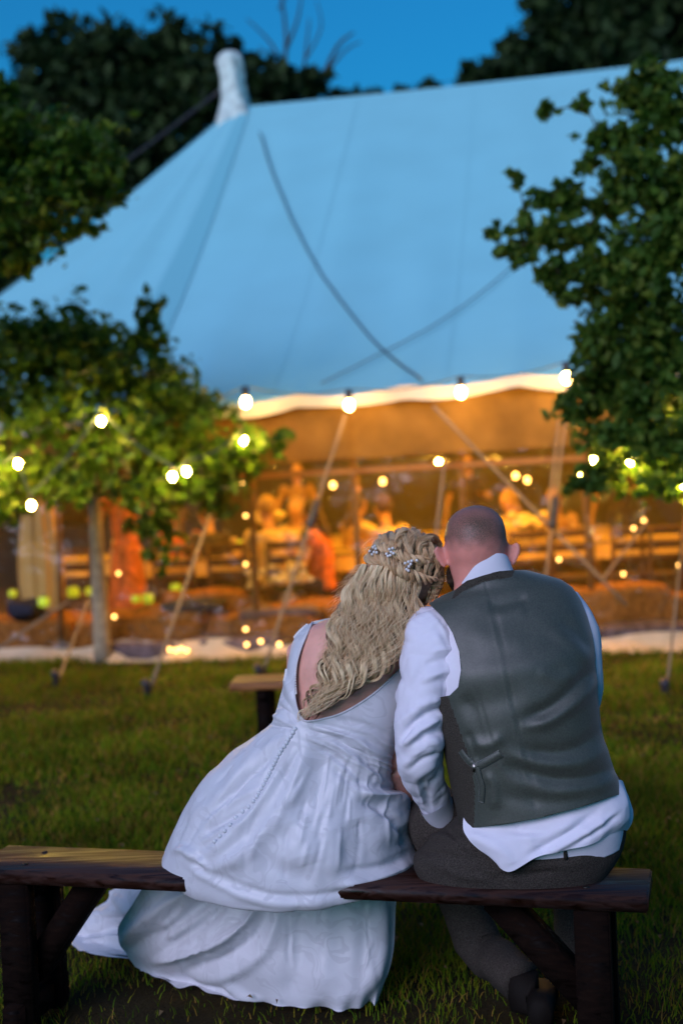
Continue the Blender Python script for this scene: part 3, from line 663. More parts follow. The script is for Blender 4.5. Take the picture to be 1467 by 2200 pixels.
for px, Y, w, h, z, m, lb in ((405, 11.72, .55, .10, .36, m_dthrow, 'dark throw draped over the rounded hay bale'), (585, 11.55, .75, .12, .27, m_throw, 'grey throw over the bale in front of the flowers'), (300, 11.42, .6, .16, 0, m_throw, 'grey rug heaped at the foot of the rounded bale'),
                              (500, 11.4, .9, .18, 0, m_throw, 'mauve grey rug heaped along the foot of the tent wall'), (1215, 10.95, .7, .2, 0, m_throw, 'grey rug heaped behind the leaning pole'), (1380, 10.85, .8, .2, 0, m_throw, 'mauve rug heaped at the right tent wall'), (52, 11.75, .32, .17, .36, m_dthrow, 'black bag lying on the leftmost bale')):
    lump('bag' if 'bag' in lb else 'throw_blanket', lb, 'bag' if 'bag' in lb else 'blanket', px, Y, z, (w, .42, h), m, -.2, None if 'bag' in lb else 'throws on the bales', .6, .05)
# cream curtain tied at the left pole
q = P(82, 1100, 11.8); Vs = []; n = 40
for i, z in enumerate(np.linspace(.42, 1.52, 14)):
    wd = .17 + .03 * math.sin(i * .4)
    for k in range(n):
        a = 2 * math.pi * k / n; Vs.append((q[0] + wd * math.cos(a) * (1 + .06 * math.sin(7 * a)), q[1] + .1 * math.sin(a) * (1 + .25 * math.sin(9 * a)), z))
o = mesh_obj('drape', np.array(Vs), [(i * n + k, i * n + (k + 1) % n, (i + 1) * n + (k + 1) % n, (i + 1) * n + k) for i in range(13) for k in range(n)], m_cloth, base=q); tag(o, 'cream drape gathered beside the leftmost tent pole', 'curtain')
# lime lanterns on the bales and tables
m_lime = mat('lime_glow', (.4, .5, .05), .4, emit=(.50, .66, .02), estr=.6); m_glass_dark = mat('lantern_cap', (.1, .1, .03), .4)
for px, py, Y, s, lb in ((95, 1293, 11.55, 1.2, 'lime glass lantern beside the black bag'), (28, 1275, 12.1, .9, 'lime lantern at the left edge'), (158, 1272, 12.2, 1.3, 'lime lantern left of the white tree trunk'), (195, 1270, 12.25, 1.1, 'lime lantern touching the left side of the white trunk'),
                         (292, 1287, 11.75, .9, 'small lime lantern right of the white tree trunk'), (318, 1286, 11.75, 1.2, 'larger lime lantern right of the white tree trunk'), (378, 1264, 12.3, 1.2, 'lime lantern behind the small tree rope'), (515, 1166, 13.0, .7, 'lime votive at the left end of the long table'), (578, 1164, 13.05, .8, 'lime votive in the middle of the long table')):
    s *= .72; q = P(px, py, Y); r_ = empty('glass_lantern', (q[0], q[1], q[2] - .05 * s), lb, 'lantern', 'lime lanterns inside the tent')
    mesh_obj('jar', *lathe([(.03 * s, -.05 * s), (.055 * s, -.04 * s), (.06 * s, 0), (.055 * s, .04 * s), (.035 * s, .05 * s)], q, 14), m_lime, r_); mesh_obj('rim', *lathe([(.034 * s, .05 * s), (.038 * s, .052 * s), (.038 * s, .062 * s), (.03 * s, .064 * s)], q, 14), m_glass_dark, r_)
# cream flowers in vases
m_petal = mat('cream_petals', (.80, .68, .36), .8, .2, island=[(0, (.8, .66, .3)), (1, (.86, .78, .55))]); m_stem = mat('stems', (.05, .10, .02), .7, .2); m_vase = mat('stone_vase', (.30, .22, .13), .6, .3)
def flowers(px, py, Y, w, label, n=34, vase=True):
    q = P(px, py, Y); r_ = empty('flower_arrangement', (q[0], q[1], max(q[2] - .3, 0)), label, 'flowers'); mb = MB(); sm = MB()
    for i in range(n):
        c_ = q + np.array([RNG.normal(0, w * .38), RNG.normal(0, .07), abs(RNG.normal(0, .06))]); rr = RNG.uniform(.028, .05)
        V, Fc = ball((0, 0, 0), (rr, rr, rr * .7), 9, 6); V *= 1 + .3 * np.sin(7 * np.arctan2(V[:, 1], V[:, 0]))[:, None] * .5; mb.add(V + c_, Fc); sm.add(*tube([c_, q - [0, 0, .16]], .004, 4))
    mb.obj('blossom', m_petal, r_); sm.obj('stems', m_stem, r_)
    mesh_obj('vase', *lathe([(.05, -.3), (.075, -.27), (.09, -.2), (.075, -.13), (.055, -.1), (.06, -.08)], q, 16), m_vase, r_)
flowers(618, 1252, 11.85, .26, 'wide cream flower arrangement left of the bride hair'); flowers(545, 1265, 12.0, .06, 'narrow vase of cream flowers beside the wide arrangement', 10); flowers(1130, 1130, 13.2, .16, 'cream flowers on the table right of the groom', 22); flowers(575, 1120, 13.3, .2, 'pale flowers on the long table left of the bride', 22)
# fairy lights on the tables and bales: fine strings
m_fairy = bulb_mat('fairy_bulb', (1, .50, .12), 9)
for label, pts in (('fairy lights trailing over the bale left of the bride', [(522, 1040, 11.6), (528, 1108, 11.6), (545, 1118, 11.6), (528, 1212, 11.6), (552, 1240, 11.6), (528, 1352, 11.2), (530, 1385, 11.1), (560, 1378, 11.1), (600, 1384, 11.1)]),
                   ('fairy lights trailing along the foot of the small tree', [(365, 1395, 11.2), (378, 1397, 11.2), (390, 1394, 11.2), (402, 1398, 11.2), (255, 1232, 11.6), (246, 1325, 11.4)]),
                   ('fairy lights hung by the chairs under the right tree', [(1200, 1202, 11.3), (1338, 1233, 11.3), (1360, 1135, 11.4), (1382, 1118, 11.4), (1458, 1357, 10.6), (1392, 1382, 10.6), (1458, 1215, 11)])):
    w = [P(*p) for p in pts]; f_ = empty('fairy_lights', w[0], label, 'fairy lights', 'strings of fairy lights'); mesh_obj('wire', *tube(cr(np.array(w), 50), .003, 4), m_cable, f_)
    for p in w: mesh_obj('bulb', *ball(p, .016, 8, 6), m_fairy, f_)
# ------------------------------------------------------------------ trees
def leafmesh(name, C_, size, m, parent, flat=.5, elong=1.7):
    n = len(C_); d = RNG.normal(size=(n, 3)); d[:, 2] -= .25; d /= np.linalg.norm(d, axis=1)[:, None]; nrm = RNG.normal(size=(n, 3)); nrm[:, 2] += flat * 2
    s = np.cross(d, nrm); s /= np.linalg.norm(s, axis=1)[:, None] + 1e-9; u = np.cross(s, d); sz = size * RNG.uniform(.45, 1.5, n)[:, None]
    V = np.stack([C_ - d * sz * elong * .5, C_ - d * sz * .08 + s * sz * .46 + u * sz * .12, C_ + d * sz * elong * .32 + s * sz * .26 + u * sz * .05, C_ + d * sz * elong * .5 - u * sz * .1, C_ + d * sz * elong * .32 - s * sz * .26 + u * sz * .05, C_ - d * sz * .08 - s * sz * .46 + u * sz * .12], 1).reshape(-1, 3)
    b = np.arange(n)[:, None] * 6; L = np.concatenate([b + [0, 1, 2, 3], b + [0, 3, 4, 5]], 1); return big_mesh(name, V, L, 4, m, parent)
m_leaf = mat('leaves', (.05, .09, .02), .5, .35, island=[(0, (.035, .085, .010)), (.5, (.07, .16, .012)), (.85, (.11, .19, .014)), (1, (.17, .21, .02))], var=.3, vscale=2, trans=.5)
m_leaf_d = mat('leaves_dark', (.03, .05, .018), .6, .3, island=[(0, (.04, .10, .014)), (.6, (.08, .165, .018)), (1, (.16, .21, .022))], var=.3, vscale=2, trans=.4)
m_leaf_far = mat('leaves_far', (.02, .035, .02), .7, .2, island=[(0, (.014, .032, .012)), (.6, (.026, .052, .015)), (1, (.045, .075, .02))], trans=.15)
m_bark_pale = mat('bark_pale', (.34, .28, .20), .9, .1, var=.35, vscale=14, bump=.8, bscale=30); m_bark = mat('bark', (.07, .05, .035), .9, .1, var=.3, vscale=9, bump=.6)
def tree(name, label, base, limbs, blobs, per, size, lm, bm_, trunk, group=None, spread=.22):
    """base: trunk points [(x,y,z,r)..]; blobs: (px,py,Y,rx,ry[m]) measured crown masses"""
    t = empty(name, base[0][:3], label, 'tree', group); tr = MB(); b = np.array(base, float); bb = cr(b, 14); tr.add(*tube(bb[:, :3], bb[:, 3], 10))
    leaves = []; br = MB(); done = []
    for (px, py, Y, rx, rz, dens) in sorted(blobs, key=lambda q: np.linalg.norm(bb[:, :3] - P(q[0], q[1], q[2]), axis=1).min()):
        c_ = P(px, py, Y); dt = np.linalg.norm(bb[:, :3] - c_, axis=1); s_ = bb[max(np.argmin(dt) - 1, 0), :3]; own = dt.min(); near_ = [q for q, dq in done if dq < own and np.linalg.norm(q - c_) < np.linalg.norm(s_ - c_)]
        if near_: s_ = min(near_, key=lambda q: np.linalg.norm(q - c_))
        done.append((c_, own))
        mid = (s_ + c_) / 2 + RNG.normal(0, .08, 3) * rx; lr = min(bb[-1, 3] * .6, .006 + .035 * rx); br.add(*tube(cr(np.array([s_, mid, c_]), 8), np.linspace(lr, lr * .35, 8), 6))
        n = max(int(per * dens * 2.1), 8)
        dirs = RNG.normal(size=(n, 3)); dirs /= np.linalg.norm(dirs, axis=1)[:, None]; rr = RNG.uniform(0, 1, n) ** .42 * 1.12
        tips = c_ + dirs * rr[:, None] * np.array([rx, rx * .9, rz]) * (1 + .35 * vnoise(dirs * 2.3 + px)[:, None])
        wisp = RNG.uniform(0, 1, n) < .28; tips[wisp] = c_ + (tips[wisp] - c_) * RNG.uniform(1.1, 1.5, wisp.sum())[:, None] + RNG.normal(0, .10, (wisp.sum(), 3)) * rx
        for k in range(n):
            if k % 6 == 0: br.add(*tube(cr(np.array([c_ + (tips[k] - c_) * .15, (c_ + tips[k]) / 2 + RNG.normal(0, .05, 3) * rx, tips[k]]), 5), np.linspace(lr * .35, lr * .1, 5), 4, False))
            m = RNG.integers(9, 17) if not wisp[k] else RNG.integers(5, 9); ax = (tips[k] - c_) / (np.linalg.norm(tips[k] - c_) + 1e-6)
            tt = RNG.uniform(-1, .5, m)[:, None]; leaves.append(tips[k] + ax * tt * spread * rx + RNG.normal(0, spread * .42 * rx, (m, 3)))
    tr.obj('trunk', bm_, t); br.obj('branches', bm_, t, smooth=False); leafmesh('crown', np.vstack(leaves), size, lm, t); return t
tb_ = PZ(222, 1420, 0); t1 = P(213, 1250, tb_[1]); t2 = P(205, 1085, tb_[1]); t3 = P(200, 930, tb_[1] - .1)
tree('small_tree', 'small leafy tree with a pale lit trunk before the left end of the tent', [(*tb_, .078), (*t1, .066), (*t2, .052), (*t3, .035)], None,
     [(50, 735, 10.3, .40, .26, 1.0), (170, 720, 10.4, .33, .20, .7), (130, 800, 10.4, .50, .35, 1.3), (250, 800, 10.5, .45, .30, 1.1), (325, 670, 10.5, .12, .14, .2), (320, 730, 10.5, .16, .14, .3), (360, 860, 10.5, .38, .28, 1), (60, 900, 10.3, .5, .32, 1.1), (230, 940, 10.4, .5, .26, 1), (400, 960, 10.5, .42, .26, 1), (20, 1010, 10.2, .35, .22, .7), (130, 1030, 10.3, .35, .18, .5),
      (300, 1040, 10.4, .40, .2, .7), (500, 980, 10.55, .32, .2, .5), (570, 960, 10.6, .2, .12, .2), (440, 1050, 10.5, .3, .2, .5), (330, 1130, 10.5, .22, .14, .3), (-60, 800, 10.2, .5, .5, 1), (20, 1090, 10.2, .16, .14, .25), (350, 1190, 10.5, .10, .12, .1), (430, 890, 10.5, .22, .16, .4)], 46, .046, m_leaf, m_bark_pale, None)
nb = P(-420, 1500, 8.6); nb[2] = 0
tree('overhanging_tree', 'leafy tree whose boughs reach in from the left edge over the tent corner', [(*nb, .16), (*(nb + [.1, 0, 1.4]), .13), (*(nb + [.2, .05, 2.6]), .10), (*(nb + [.35, .1, 3.6]), .05)], None,
     [(40, 330, 8.8, .35, .24, .9), (150, 330, 8.9, .35, .20, .8), (60, 430, 8.8, .42, .25, 1.1), (190, 420, 8.9, .22, .16, .5), (40, 505, 8.8, .24, .14, .5), (170, 490, 8.9, .16, .11, .25), (0, 250, 8.7, .12, .3, .3), (-100, 400, 8.7, .5, .5, 1.2), (240, 380, 8.9, .10, .16, .18), (-250, 300, 8.6, .6, .6, 1), (-5, 180, 8.7, .05, .1, .05), (35, 560, 8.8, .15, .07, .3)], 40, .042, m_leaf, m_bark, None)
rb = P(1720, 1500, 8.3); rb[2] = 0
tree('leafy_tree', 'dark bushy tree filling the right edge in front of the tent', [(*rb, .15), (*(rb + [-.1, 0, 1.2]), .12), (*(rb + [-.2, 0, 2.4]), .09), (*(rb + [-.3, 0, 3.4]), .05)], None,
     [(1420, 240, 8.2, .26, .24, .8), (1330, 300, 8.2, .14, .10, .3), (1380, 380, 8.1, .28, .22, .8), (1440, 500, 8.1, .30, .3, 1.1), (1190, 420, 8.2, .13, .10, .25), (1265, 350, 8.2, .09, .06, .12), (1160, 510, 8.2, .18, .13, .42), (1090, 540, 8.2, .09, .06, .12), (1200, 590, 8.2, .13, .09, .25), (1250, 500, 8.2, .12, .10, .2), (1340, 620, 8.1, .28, .25, 1.1), (1420, 720, 8.1, .34, .3, 1.3),
      (1320, 760, 8.1, .26, .2, .9), (1400, 860, 8.1, .32, .24, 1.1), (1290, 830, 8.2, .22, .14, .5), (1240, 880, 8.2, .14, .09, .3), (1440, 960, 8.1, .28, .2, .8), (1340, 950, 8.1, .26, .16, .7), (1300, 1020, 8.2, .16, .10, .25), (1430, 1040, 8.1, .26, .10, .4), (1245, 1040, 8.2, .10, .04, .1), (1560, 500, 8.1, .5, .8, 2.5), (1560, 900, 8.1, .45, .4, 1.6), (1170, 240, 8.2, .05, .04, .03), (1255, 225, 8.2, .06, .06, .05), (1110, 385, 8.2, .06, .05, .06), (1060, 500, 8.2, .06, .04, .05), (1390, 170, 8.2, .2, .1, .3), (1290, 440, 8.2, .10, .1, .15), (1230, 450, 8.2, .10, .08, .2), (1300, 560, 8.2, .14, .14, .35), (1290, 300, 8.2, .10, .08, .2), (1360, 210, 8.2, .12, .09, .25), (1130, 470, 8.2, .06, .05, .06), (1225, 640, 8.2, .08, .05, .1)], 50, .043, m_leaf_d, m_bark, None)
def far_tree(label, px, Y, top, blobs, per, size, lm=m_leaf_far, name='broadleaf_tree'):
    b = P(px, 1100, Y); b[2] = 0; q = P(px, top, Y)
    return tree(name, label, [(*b, .35), (*(b + [0, 0, q[2] * .4]), .26), (*(b + [0, 0, q[2] * .75]), .14), (*(b + [0, 0, q[2] * .95]), .06)], None, blobs, per, size, lm, m_bark, None, 'trees standing behind the tent', .26)
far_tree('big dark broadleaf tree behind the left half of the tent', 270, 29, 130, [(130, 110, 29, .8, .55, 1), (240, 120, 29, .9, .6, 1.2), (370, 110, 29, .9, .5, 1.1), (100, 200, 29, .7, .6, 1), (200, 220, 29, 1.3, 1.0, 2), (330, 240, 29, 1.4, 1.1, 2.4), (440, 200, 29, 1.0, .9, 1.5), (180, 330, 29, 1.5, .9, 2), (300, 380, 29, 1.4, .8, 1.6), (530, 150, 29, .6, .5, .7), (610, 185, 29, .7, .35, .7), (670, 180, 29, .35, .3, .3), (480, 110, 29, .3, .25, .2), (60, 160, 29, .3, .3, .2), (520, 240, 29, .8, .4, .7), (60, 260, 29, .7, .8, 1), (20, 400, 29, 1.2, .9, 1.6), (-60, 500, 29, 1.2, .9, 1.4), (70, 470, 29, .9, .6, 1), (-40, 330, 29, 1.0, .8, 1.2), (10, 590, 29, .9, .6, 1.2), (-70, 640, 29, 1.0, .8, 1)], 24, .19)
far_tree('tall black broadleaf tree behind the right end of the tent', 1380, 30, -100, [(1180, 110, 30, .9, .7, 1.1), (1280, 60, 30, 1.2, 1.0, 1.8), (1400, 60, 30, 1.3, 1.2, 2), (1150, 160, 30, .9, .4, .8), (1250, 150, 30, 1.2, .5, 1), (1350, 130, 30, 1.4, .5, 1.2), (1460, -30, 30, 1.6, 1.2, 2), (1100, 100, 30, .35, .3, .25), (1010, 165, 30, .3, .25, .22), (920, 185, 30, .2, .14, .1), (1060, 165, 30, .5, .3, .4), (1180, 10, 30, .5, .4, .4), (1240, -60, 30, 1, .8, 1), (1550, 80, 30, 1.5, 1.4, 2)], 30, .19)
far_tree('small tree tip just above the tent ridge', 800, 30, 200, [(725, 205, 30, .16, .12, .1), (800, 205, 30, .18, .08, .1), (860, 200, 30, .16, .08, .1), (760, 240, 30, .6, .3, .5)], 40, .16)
# bare tree: forked leafless branches
bt = P(640, 1100, 31); bt[2] = 0; t = empty('bare_tree', bt, 'bare tree with thin upright branches above the tent peak', 'tree', 'trees standing behind the tent'); mb = MB(); J = lambda x, y: P(x, y, 31)
mb.add(*tube([bt, J(640, 400), J(635, 260)], [.26, .16, .11], 8))
for pl, r in (([(635, 260), (610, 170), (615, 80), (600, -40)], .075), ([(635, 260), (680, 190), (725, 100), (760, 70)], .075), ([(612, 150), (580, 90), (530, 40)], .045), ([(613, 110), (640, 40), (650, -30)], .045), ([(640, 230), (655, 130), (665, 40)], .05), ([(690, 170), (740, 110), (775, 90)], .04), ([(622, 200), (590, 130), (555, 100)], .035), ([(655, 130), (690, 60), (680, 0)], .03), ([(600, 20), (620, -20), (640, -60)], .03)):
    pp = cr(np.array([J(*q) for q in pl]), 10); mb.add(*tube(pp, np.linspace(r, r * .3, 10), 5))
mb.obj('trunk', m_bark, t)
# far wood that closes the horizon, left, right and behind
C_ = []
for a in np.linspace(0, 2 * math.pi, 260):
    rr = 46 + 5 * math.sin(a * 7); hh = 5.0 + 2.2 * math.sin(a * 11 + 1) + 1.2 * math.sin(a * 23)
    if math.cos(a - math.pi / 2) < -.2: hh *= .55
    n = 34; C_.append(np.stack([rr * math.cos(a) + RNG.normal(0, 1.1, n), 8 + rr * math.sin(a) + RNG.normal(0, 1.1, n), RNG.uniform(0, max(hh, .8), n)], 1))
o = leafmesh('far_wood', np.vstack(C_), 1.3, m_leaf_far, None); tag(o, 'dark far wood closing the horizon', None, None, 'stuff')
# ------------------------------------------------------------------ benches
def wood_mat(name, c, rough, coat, ang):
    m = mat(name, c, rough, .5, var=.35, vscale=3, coat=coat); nt = m.node_tree; N = nt.nodes; L = nt.links; b = N['Principled BSDF']
    tc = N.new('ShaderNodeTexCoord'); mp = N.new('ShaderNodeMapping'); mp.inputs['Rotation'].default_value = (0, 0, -ang); mp.inputs['Scale'].default_value = (2.2, 42, 42)
    nz = N.new('ShaderNodeTexNoise'); nz.inputs['Scale'].default_value = 1.6; nz.inputs['Detail'].default_value = 6; nz.inputs['Distortion'].default_value = .6
    L.new(tc.outputs['Object'], mp.inputs[0]); L.new(mp.outputs[0], nz.inputs[0])
    rp = N.new('ShaderNodeValToRGB'); e = rp.color_ramp.elements; e[0].position = .32; e[0].color = (c[0] * .45, c[1] * .4, c[2] * .4, 1); e[1].position = .7; e[1].color = (c[0] * 1.5, c[1] * 1.4, c[2] * 1.3, 1)
    L.new(nz.outputs[0], rp.inputs[0]); L.new(rp.outputs[0], b.inputs['Base Color'])
    bp = N.new('ShaderNodeBump'); bp.inputs['Strength'].default_value = .35; bp.inputs['Distance'].default_value = .004; L.new(nz.outputs[0], bp.inputs['Height']); L.new(bp.outputs[0], b.inputs['Normal'])
    mr = N.new('ShaderNodeMapRange'); mr.inputs[1].default_value = .3; mr.inputs[2].default_value = .7; mr.inputs[3].default_value = rough * .55; mr.inputs[4].default_value = rough * 1.9; b.inputs['Specular IOR Level'].default_value = .45; L.new(nz.outputs[0], mr.inputs[0]); L.new(mr.outputs[0], b.inputs['Roughness']); return m
BZ = .45
bL = PZ(-75, 1866, BZ); bR = PZ(1390, 1929, BZ); bd = (bR - bL); bLen = np.linalg.norm(bd); bd /= bLen; bn = np.array([-bd[1], bd[0], 0]); bang = math.atan2(bd[1], bd[0]); BW = .235
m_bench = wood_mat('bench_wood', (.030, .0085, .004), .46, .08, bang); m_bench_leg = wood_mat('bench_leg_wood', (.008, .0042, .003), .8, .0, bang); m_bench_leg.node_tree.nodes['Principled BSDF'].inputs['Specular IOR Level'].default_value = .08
bench = empty('bench', (*((bL + bR) / 2 + bn * BW / 2)[:2], 0), 'long dark varnished wooden bench the couple sits on', 'bench', 'wooden benches on the lawn')
c = (bL + bR) / 2 + bn * BW / 2; mesh_obj('seat', *box((c[0], c[1], BZ - .019), (bLen, BW, .038), bang, .004), m_bench, bench)
for s_ in (.15, bLen - .15):
    for o0 in (.06, BW - .06):
        a = bL + bd * s_ + bn * o0; mesh_obj('bolt', *lathe([(.009, 0), (.009, .002), (.004, .0035)], (a[0], a[1], BZ), 10), mat('bolt_steel', (.05, .045, .04), .5, metal=.8), bench)
def bench_leg(s, lean):
    q = bL + bd * s
    for o0 in (.035, BW - .035):
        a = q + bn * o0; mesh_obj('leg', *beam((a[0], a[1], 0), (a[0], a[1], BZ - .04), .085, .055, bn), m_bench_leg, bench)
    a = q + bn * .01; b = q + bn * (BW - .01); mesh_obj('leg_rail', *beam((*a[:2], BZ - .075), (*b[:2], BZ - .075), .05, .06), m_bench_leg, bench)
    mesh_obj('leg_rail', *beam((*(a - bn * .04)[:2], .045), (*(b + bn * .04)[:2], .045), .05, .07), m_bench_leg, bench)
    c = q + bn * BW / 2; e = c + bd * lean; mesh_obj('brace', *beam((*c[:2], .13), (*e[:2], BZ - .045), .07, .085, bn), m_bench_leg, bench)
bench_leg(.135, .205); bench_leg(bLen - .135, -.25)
# second, lower-lying bench on the lawn
b2 = PZ(492, 1469, BZ); d2 = bd * math.cos(.22) + bn * math.sin(.22) * 1.0; d2 /= np.linalg.norm(d2); n2 = np.array([-d2[1], d2[0], 0]); a2 = math.atan2(d2[1], d2[0]); L2 = 1.35; W2 = .28
m_bench2 = wood_mat('second_bench_wood', (.30, .13, .045), .42, .2, a2)
sb_ = empty('bench', (*(b2 + d2 * L2 / 2)[:2], 0), 'second brown bench standing on the lawn beyond the bride', 'bench', 'wooden benches on the lawn')
for k in range(2):
    c = b2 + d2 * L2 / 2 + n2 * (W2 / 4 + k * (W2 / 2)); mesh_obj('plank', *box((c[0], c[1], BZ - .02), (L2, W2 / 2 - .004, .04), a2, .004), m_bench2, sb_)
for s in (.17, L2 - .17):
    q = b2 + d2 * s
    for o0 in (.05, W2 - .05):
        a = q + n2 * o0; mesh_obj('leg', *beam((a[0], a[1], 0), (a[0], a[1], BZ - .042), .075, .06, n2), m_bench_leg, sb_)
    c = q + n2 * W2 / 2; mesh_obj('leg_rail', *beam((*(c - n2 * .13)[:2], BZ - .075), (*(c + n2 * .13)[:2], BZ - .075), .05, .05), m_bench_leg, sb_)
c = b2 + n2 * W2 / 2; mesh_obj('stretcher', *beam((*(c + d2 * .17)[:2], .17), (*(c + d2 * (L2 - .17))[:2], .17), .05, .05), m_bench_leg, sb_)
# ------------------------------------------------------------------ the couple
m_skin = mat('skin', (.80, .40, .31), .48, .4, var=.10, vscale=22, bump=.12, bscale=160, sss=.25)
m_shirt = mat('shirt_cotton', (.80, .78, .88), .8, .25, var=.02, vscale=9, bump=.10, bscale=420)
m_tweed = mat('tweed', (.050, .043, .034), .9, .2, var=.55, vscale=420, detail=2, bump=.35, bscale=300)
m_trs = mat('trouser_wool', (.046, .038, .032), .9, .2, var=.6, vscale=360, detail=2, bump=.35, bscale=260)
m_leather = mat('shoe_leather', (.007, .005, .004), .75, .15)
m_button = mat('covered_button', (.70, .72, .76), .4, .4); m_pearl = mat('pearl', (.85, .82, .80), .18, .6); m_metal = mat('buckle_metal', (.25, .24, .22), .35, .5, metal=1)
def satin(name, c, rough, bump, bscale, pat=0.0, fw=.12):
    m = mat(name, c, rough, .5, sheen=.15); nt = m.node_tree; N = nt.nodes; L = nt.links; b = N['Principled BSDF']; tc = N.new('ShaderNodeTexCoord')
    nz = N.new('ShaderNodeTexNoise'); nz.inputs['Scale'].default_value = bscale; nz.inputs['Detail'].default_value = 3; L.new(tc.outputs['Object'], nz.inputs[0])
    fine = N.new('ShaderNodeTexNoise'); fine.inputs['Scale'].default_value = 700; fine.inputs['Detail'].default_value = 1; L.new(tc.outputs['Object'], fine.inputs[0])
    mr = N.new('ShaderNodeMapRange'); mr.inputs[3].default_value = rough * .8; mr.inputs[4].default_value = rough * 1.25; L.new(nz.outputs[0], mr.inputs[0]); rough_out = mr.outputs[0]
    bp = N.new('ShaderNodeBump'); bp.inputs['Strength'].default_value = bump; bp.inputs['Distance'].default_value = .004
    ad = N.new('ShaderNodeMath'); ad.operation = 'MULTIPLY_ADD'; ad.inputs[1].default_value = fw; L.new(fine.outputs[0], ad.inputs[0]); L.new(nz.outputs[0], ad.inputs[2]); L.new(ad.outputs[0], bp.inputs['Height'])
    if pat:   # woven jacquard flowers: curled petals, same colour, different gloss
        ns = N.new('ShaderNodeTexNoise'); ns.inputs['Scale'].default_value = 9; L.new(tc.outputs['Object'], ns.inputs[0])
        v = N.new('ShaderNodeTexNoise'); v.inputs['Scale'].default_value = 9; v.inputs['Detail'].default_value = 1.5; v.inputs['Distortion'].default_value = 1.6; mxv = N.new('ShaderNodeMix'); mxv.data_type = 'VECTOR'; mxv.inputs[0].default_value = .10
        L.new(tc.outputs['Object'], mxv.inputs[4]); L.new(ns.outputs['Color'], mxv.inputs[5]); L.new(mxv.outputs[1], v.inputs[0])
        sn = N.new('ShaderNodeMath'); sn.operation = 'SINE'; mu = N.new('ShaderNodeMath'); mu.operation = 'MULTIPLY'; mu.inputs[1].default_value = 34; L.new(v.outputs[0], mu.inputs[0]); L.new(mu.outputs[0], sn.inputs[0])
        rp = N.new('ShaderNodeMapRange'); rp.inputs[1].default_value = -.1; rp.inputs[2].default_value = .35; L.new(sn.outputs[0], rp.inputs[0])
        gt = N.new('ShaderNodeMapRange'); gt.inputs[1].default_value = .62; gt.inputs[2].default_value = .45; L.new(v.outputs[0], gt.inputs[0])
        pm = N.new('ShaderNodeMath'); pm.operation = 'MULTIPLY'; L.new(rp.outputs[0], pm.inputs[0]); L.new(gt.outputs[0], pm.inputs[1])
        mc = N.new('ShaderNodeMix'); mc.data_type = 'RGBA'; mc.inputs[6].default_value = tuple(c) + (1,); mc.inputs[7].default_value = tuple(x * (1 - pat) for x in c) + (1,); L.new(pm.outputs[0], mc.inputs[0]); L.new(mc.outputs[2], b.inputs['Base Color'])
        r3 = N.new('ShaderNodeMapRange'); r3.inputs[3].default_value = rough; r3.inputs[4].default_value = rough * 1.5; L.new(pm.outputs[0], r3.inputs[0]); rough_out = r3.outputs[0]
    if fw > .5:   # visible weave
        wv = N.new('ShaderNodeTexNoise'); wv.inputs['Scale'].default_value = 260; wv.inputs['Detail'].default_value = 2; L.new(tc.outputs['Object'], wv.inputs[0]); wr_ = N.new('ShaderNodeMapRange'); wr_.inputs[1].default_value = .3; wr_.inputs[2].default_value = .7; wr_.inputs[3].default_value = .72; wr_.inputs[4].default_value = 1.3; L.new(wv.outputs[0], wr_.inputs[0])
        wm = N.new('ShaderNodeMix'); wm.data_type = 'RGBA'; wm.blend_type = 'MULTIPLY'; wm.inputs[0].default_value = 1; wm.inputs[6].default_value = tuple(c) + (1,); L.new(wr_.outputs[0], wm.inputs[7]); L.new(wm.outputs[2], b.inputs['Base Color'])
    L.new(rough_out, b.inputs['Roughness']); L.new(bp.outputs[0], b.inputs['Normal']); return m
m_dress = satin('dress_satin', (.69, .69, .74), .45, .12, 26, .10)
m_vest = satin('waistcoat_satin', (.048, .056, .042), .50, .12, 20, 0, .9); m_vest.node_tree.nodes['Principled BSDF'].inputs['Specular IOR Level'].default_value = .8; m_vest.node_tree.nodes['Principled BSDF'].inputs['Sheen Weight'].default_value = .45; m_vest.node_tree.nodes['Principled BSDF'].inputs['Sheen Roughness'].default_value = .4

# ---------------- the bride
bride_base = P(650, 1900, 3.55); bride_base[2] = 0
# body: torso, neck, head, arms with hands, thighs and lower legs as one skin
tor = loft([(795, 1292, 868, 1286, 3.50, 3.50, .050, .05, 0), (770, 1312, 880, 1300, 3.50, 3.50, .060, .06, 0), (700, 1332, 885, 1322, 3.51, 3.5, .072, .07, 0), (655, 1352, 890, 1345, 3.51, 3.5, .080, .085, 0), (636, 1385, 890, 1385, 3.505, 3.5, .092, .09, 0), (630, 1420, 884, 1435, 3.50, 3.49, .098, .10, 0),
            (626, 1460, 868, 1490, 3.50, 3.48, .097, .09, 0), (622, 1505, 836, 1550, 3.50, 3.49, .095, .09, 0), (614, 1548, 822, 1606, 3.50, 3.49, .092, .09, 0), (590, 1620, 800, 1676, 3.52, 3.50, .11, .13, 0), (545, 1720, 810, 1770, 3.56, 3.50, .13, .15, 0), (540, 1800, 800, 1830, 3.58, 3.52, .11, .14, 0)], 60, 40)
hc = P(874, 1223, 3.50)
hd = ball(hc, (.077, .095, .097), 24, 18); nose = ball(hc + [.02, .10, -.01], (.014, .022, .02), 10, 8); chin = ball(hc + [.02, .055, -.075], (.045, .045, .04), 12, 8)
neck = tube([P(828, 1330, 3.5), P(850, 1265, 3.49), hc + [0, .01, -.03]], [.062, .052, .05], 14)
def crumple(V, s, a):
    return a * (.5 - np.abs(vnoise(V * s)) - .5 * np.abs(vnoise(V * s * 2.1 + 9)))
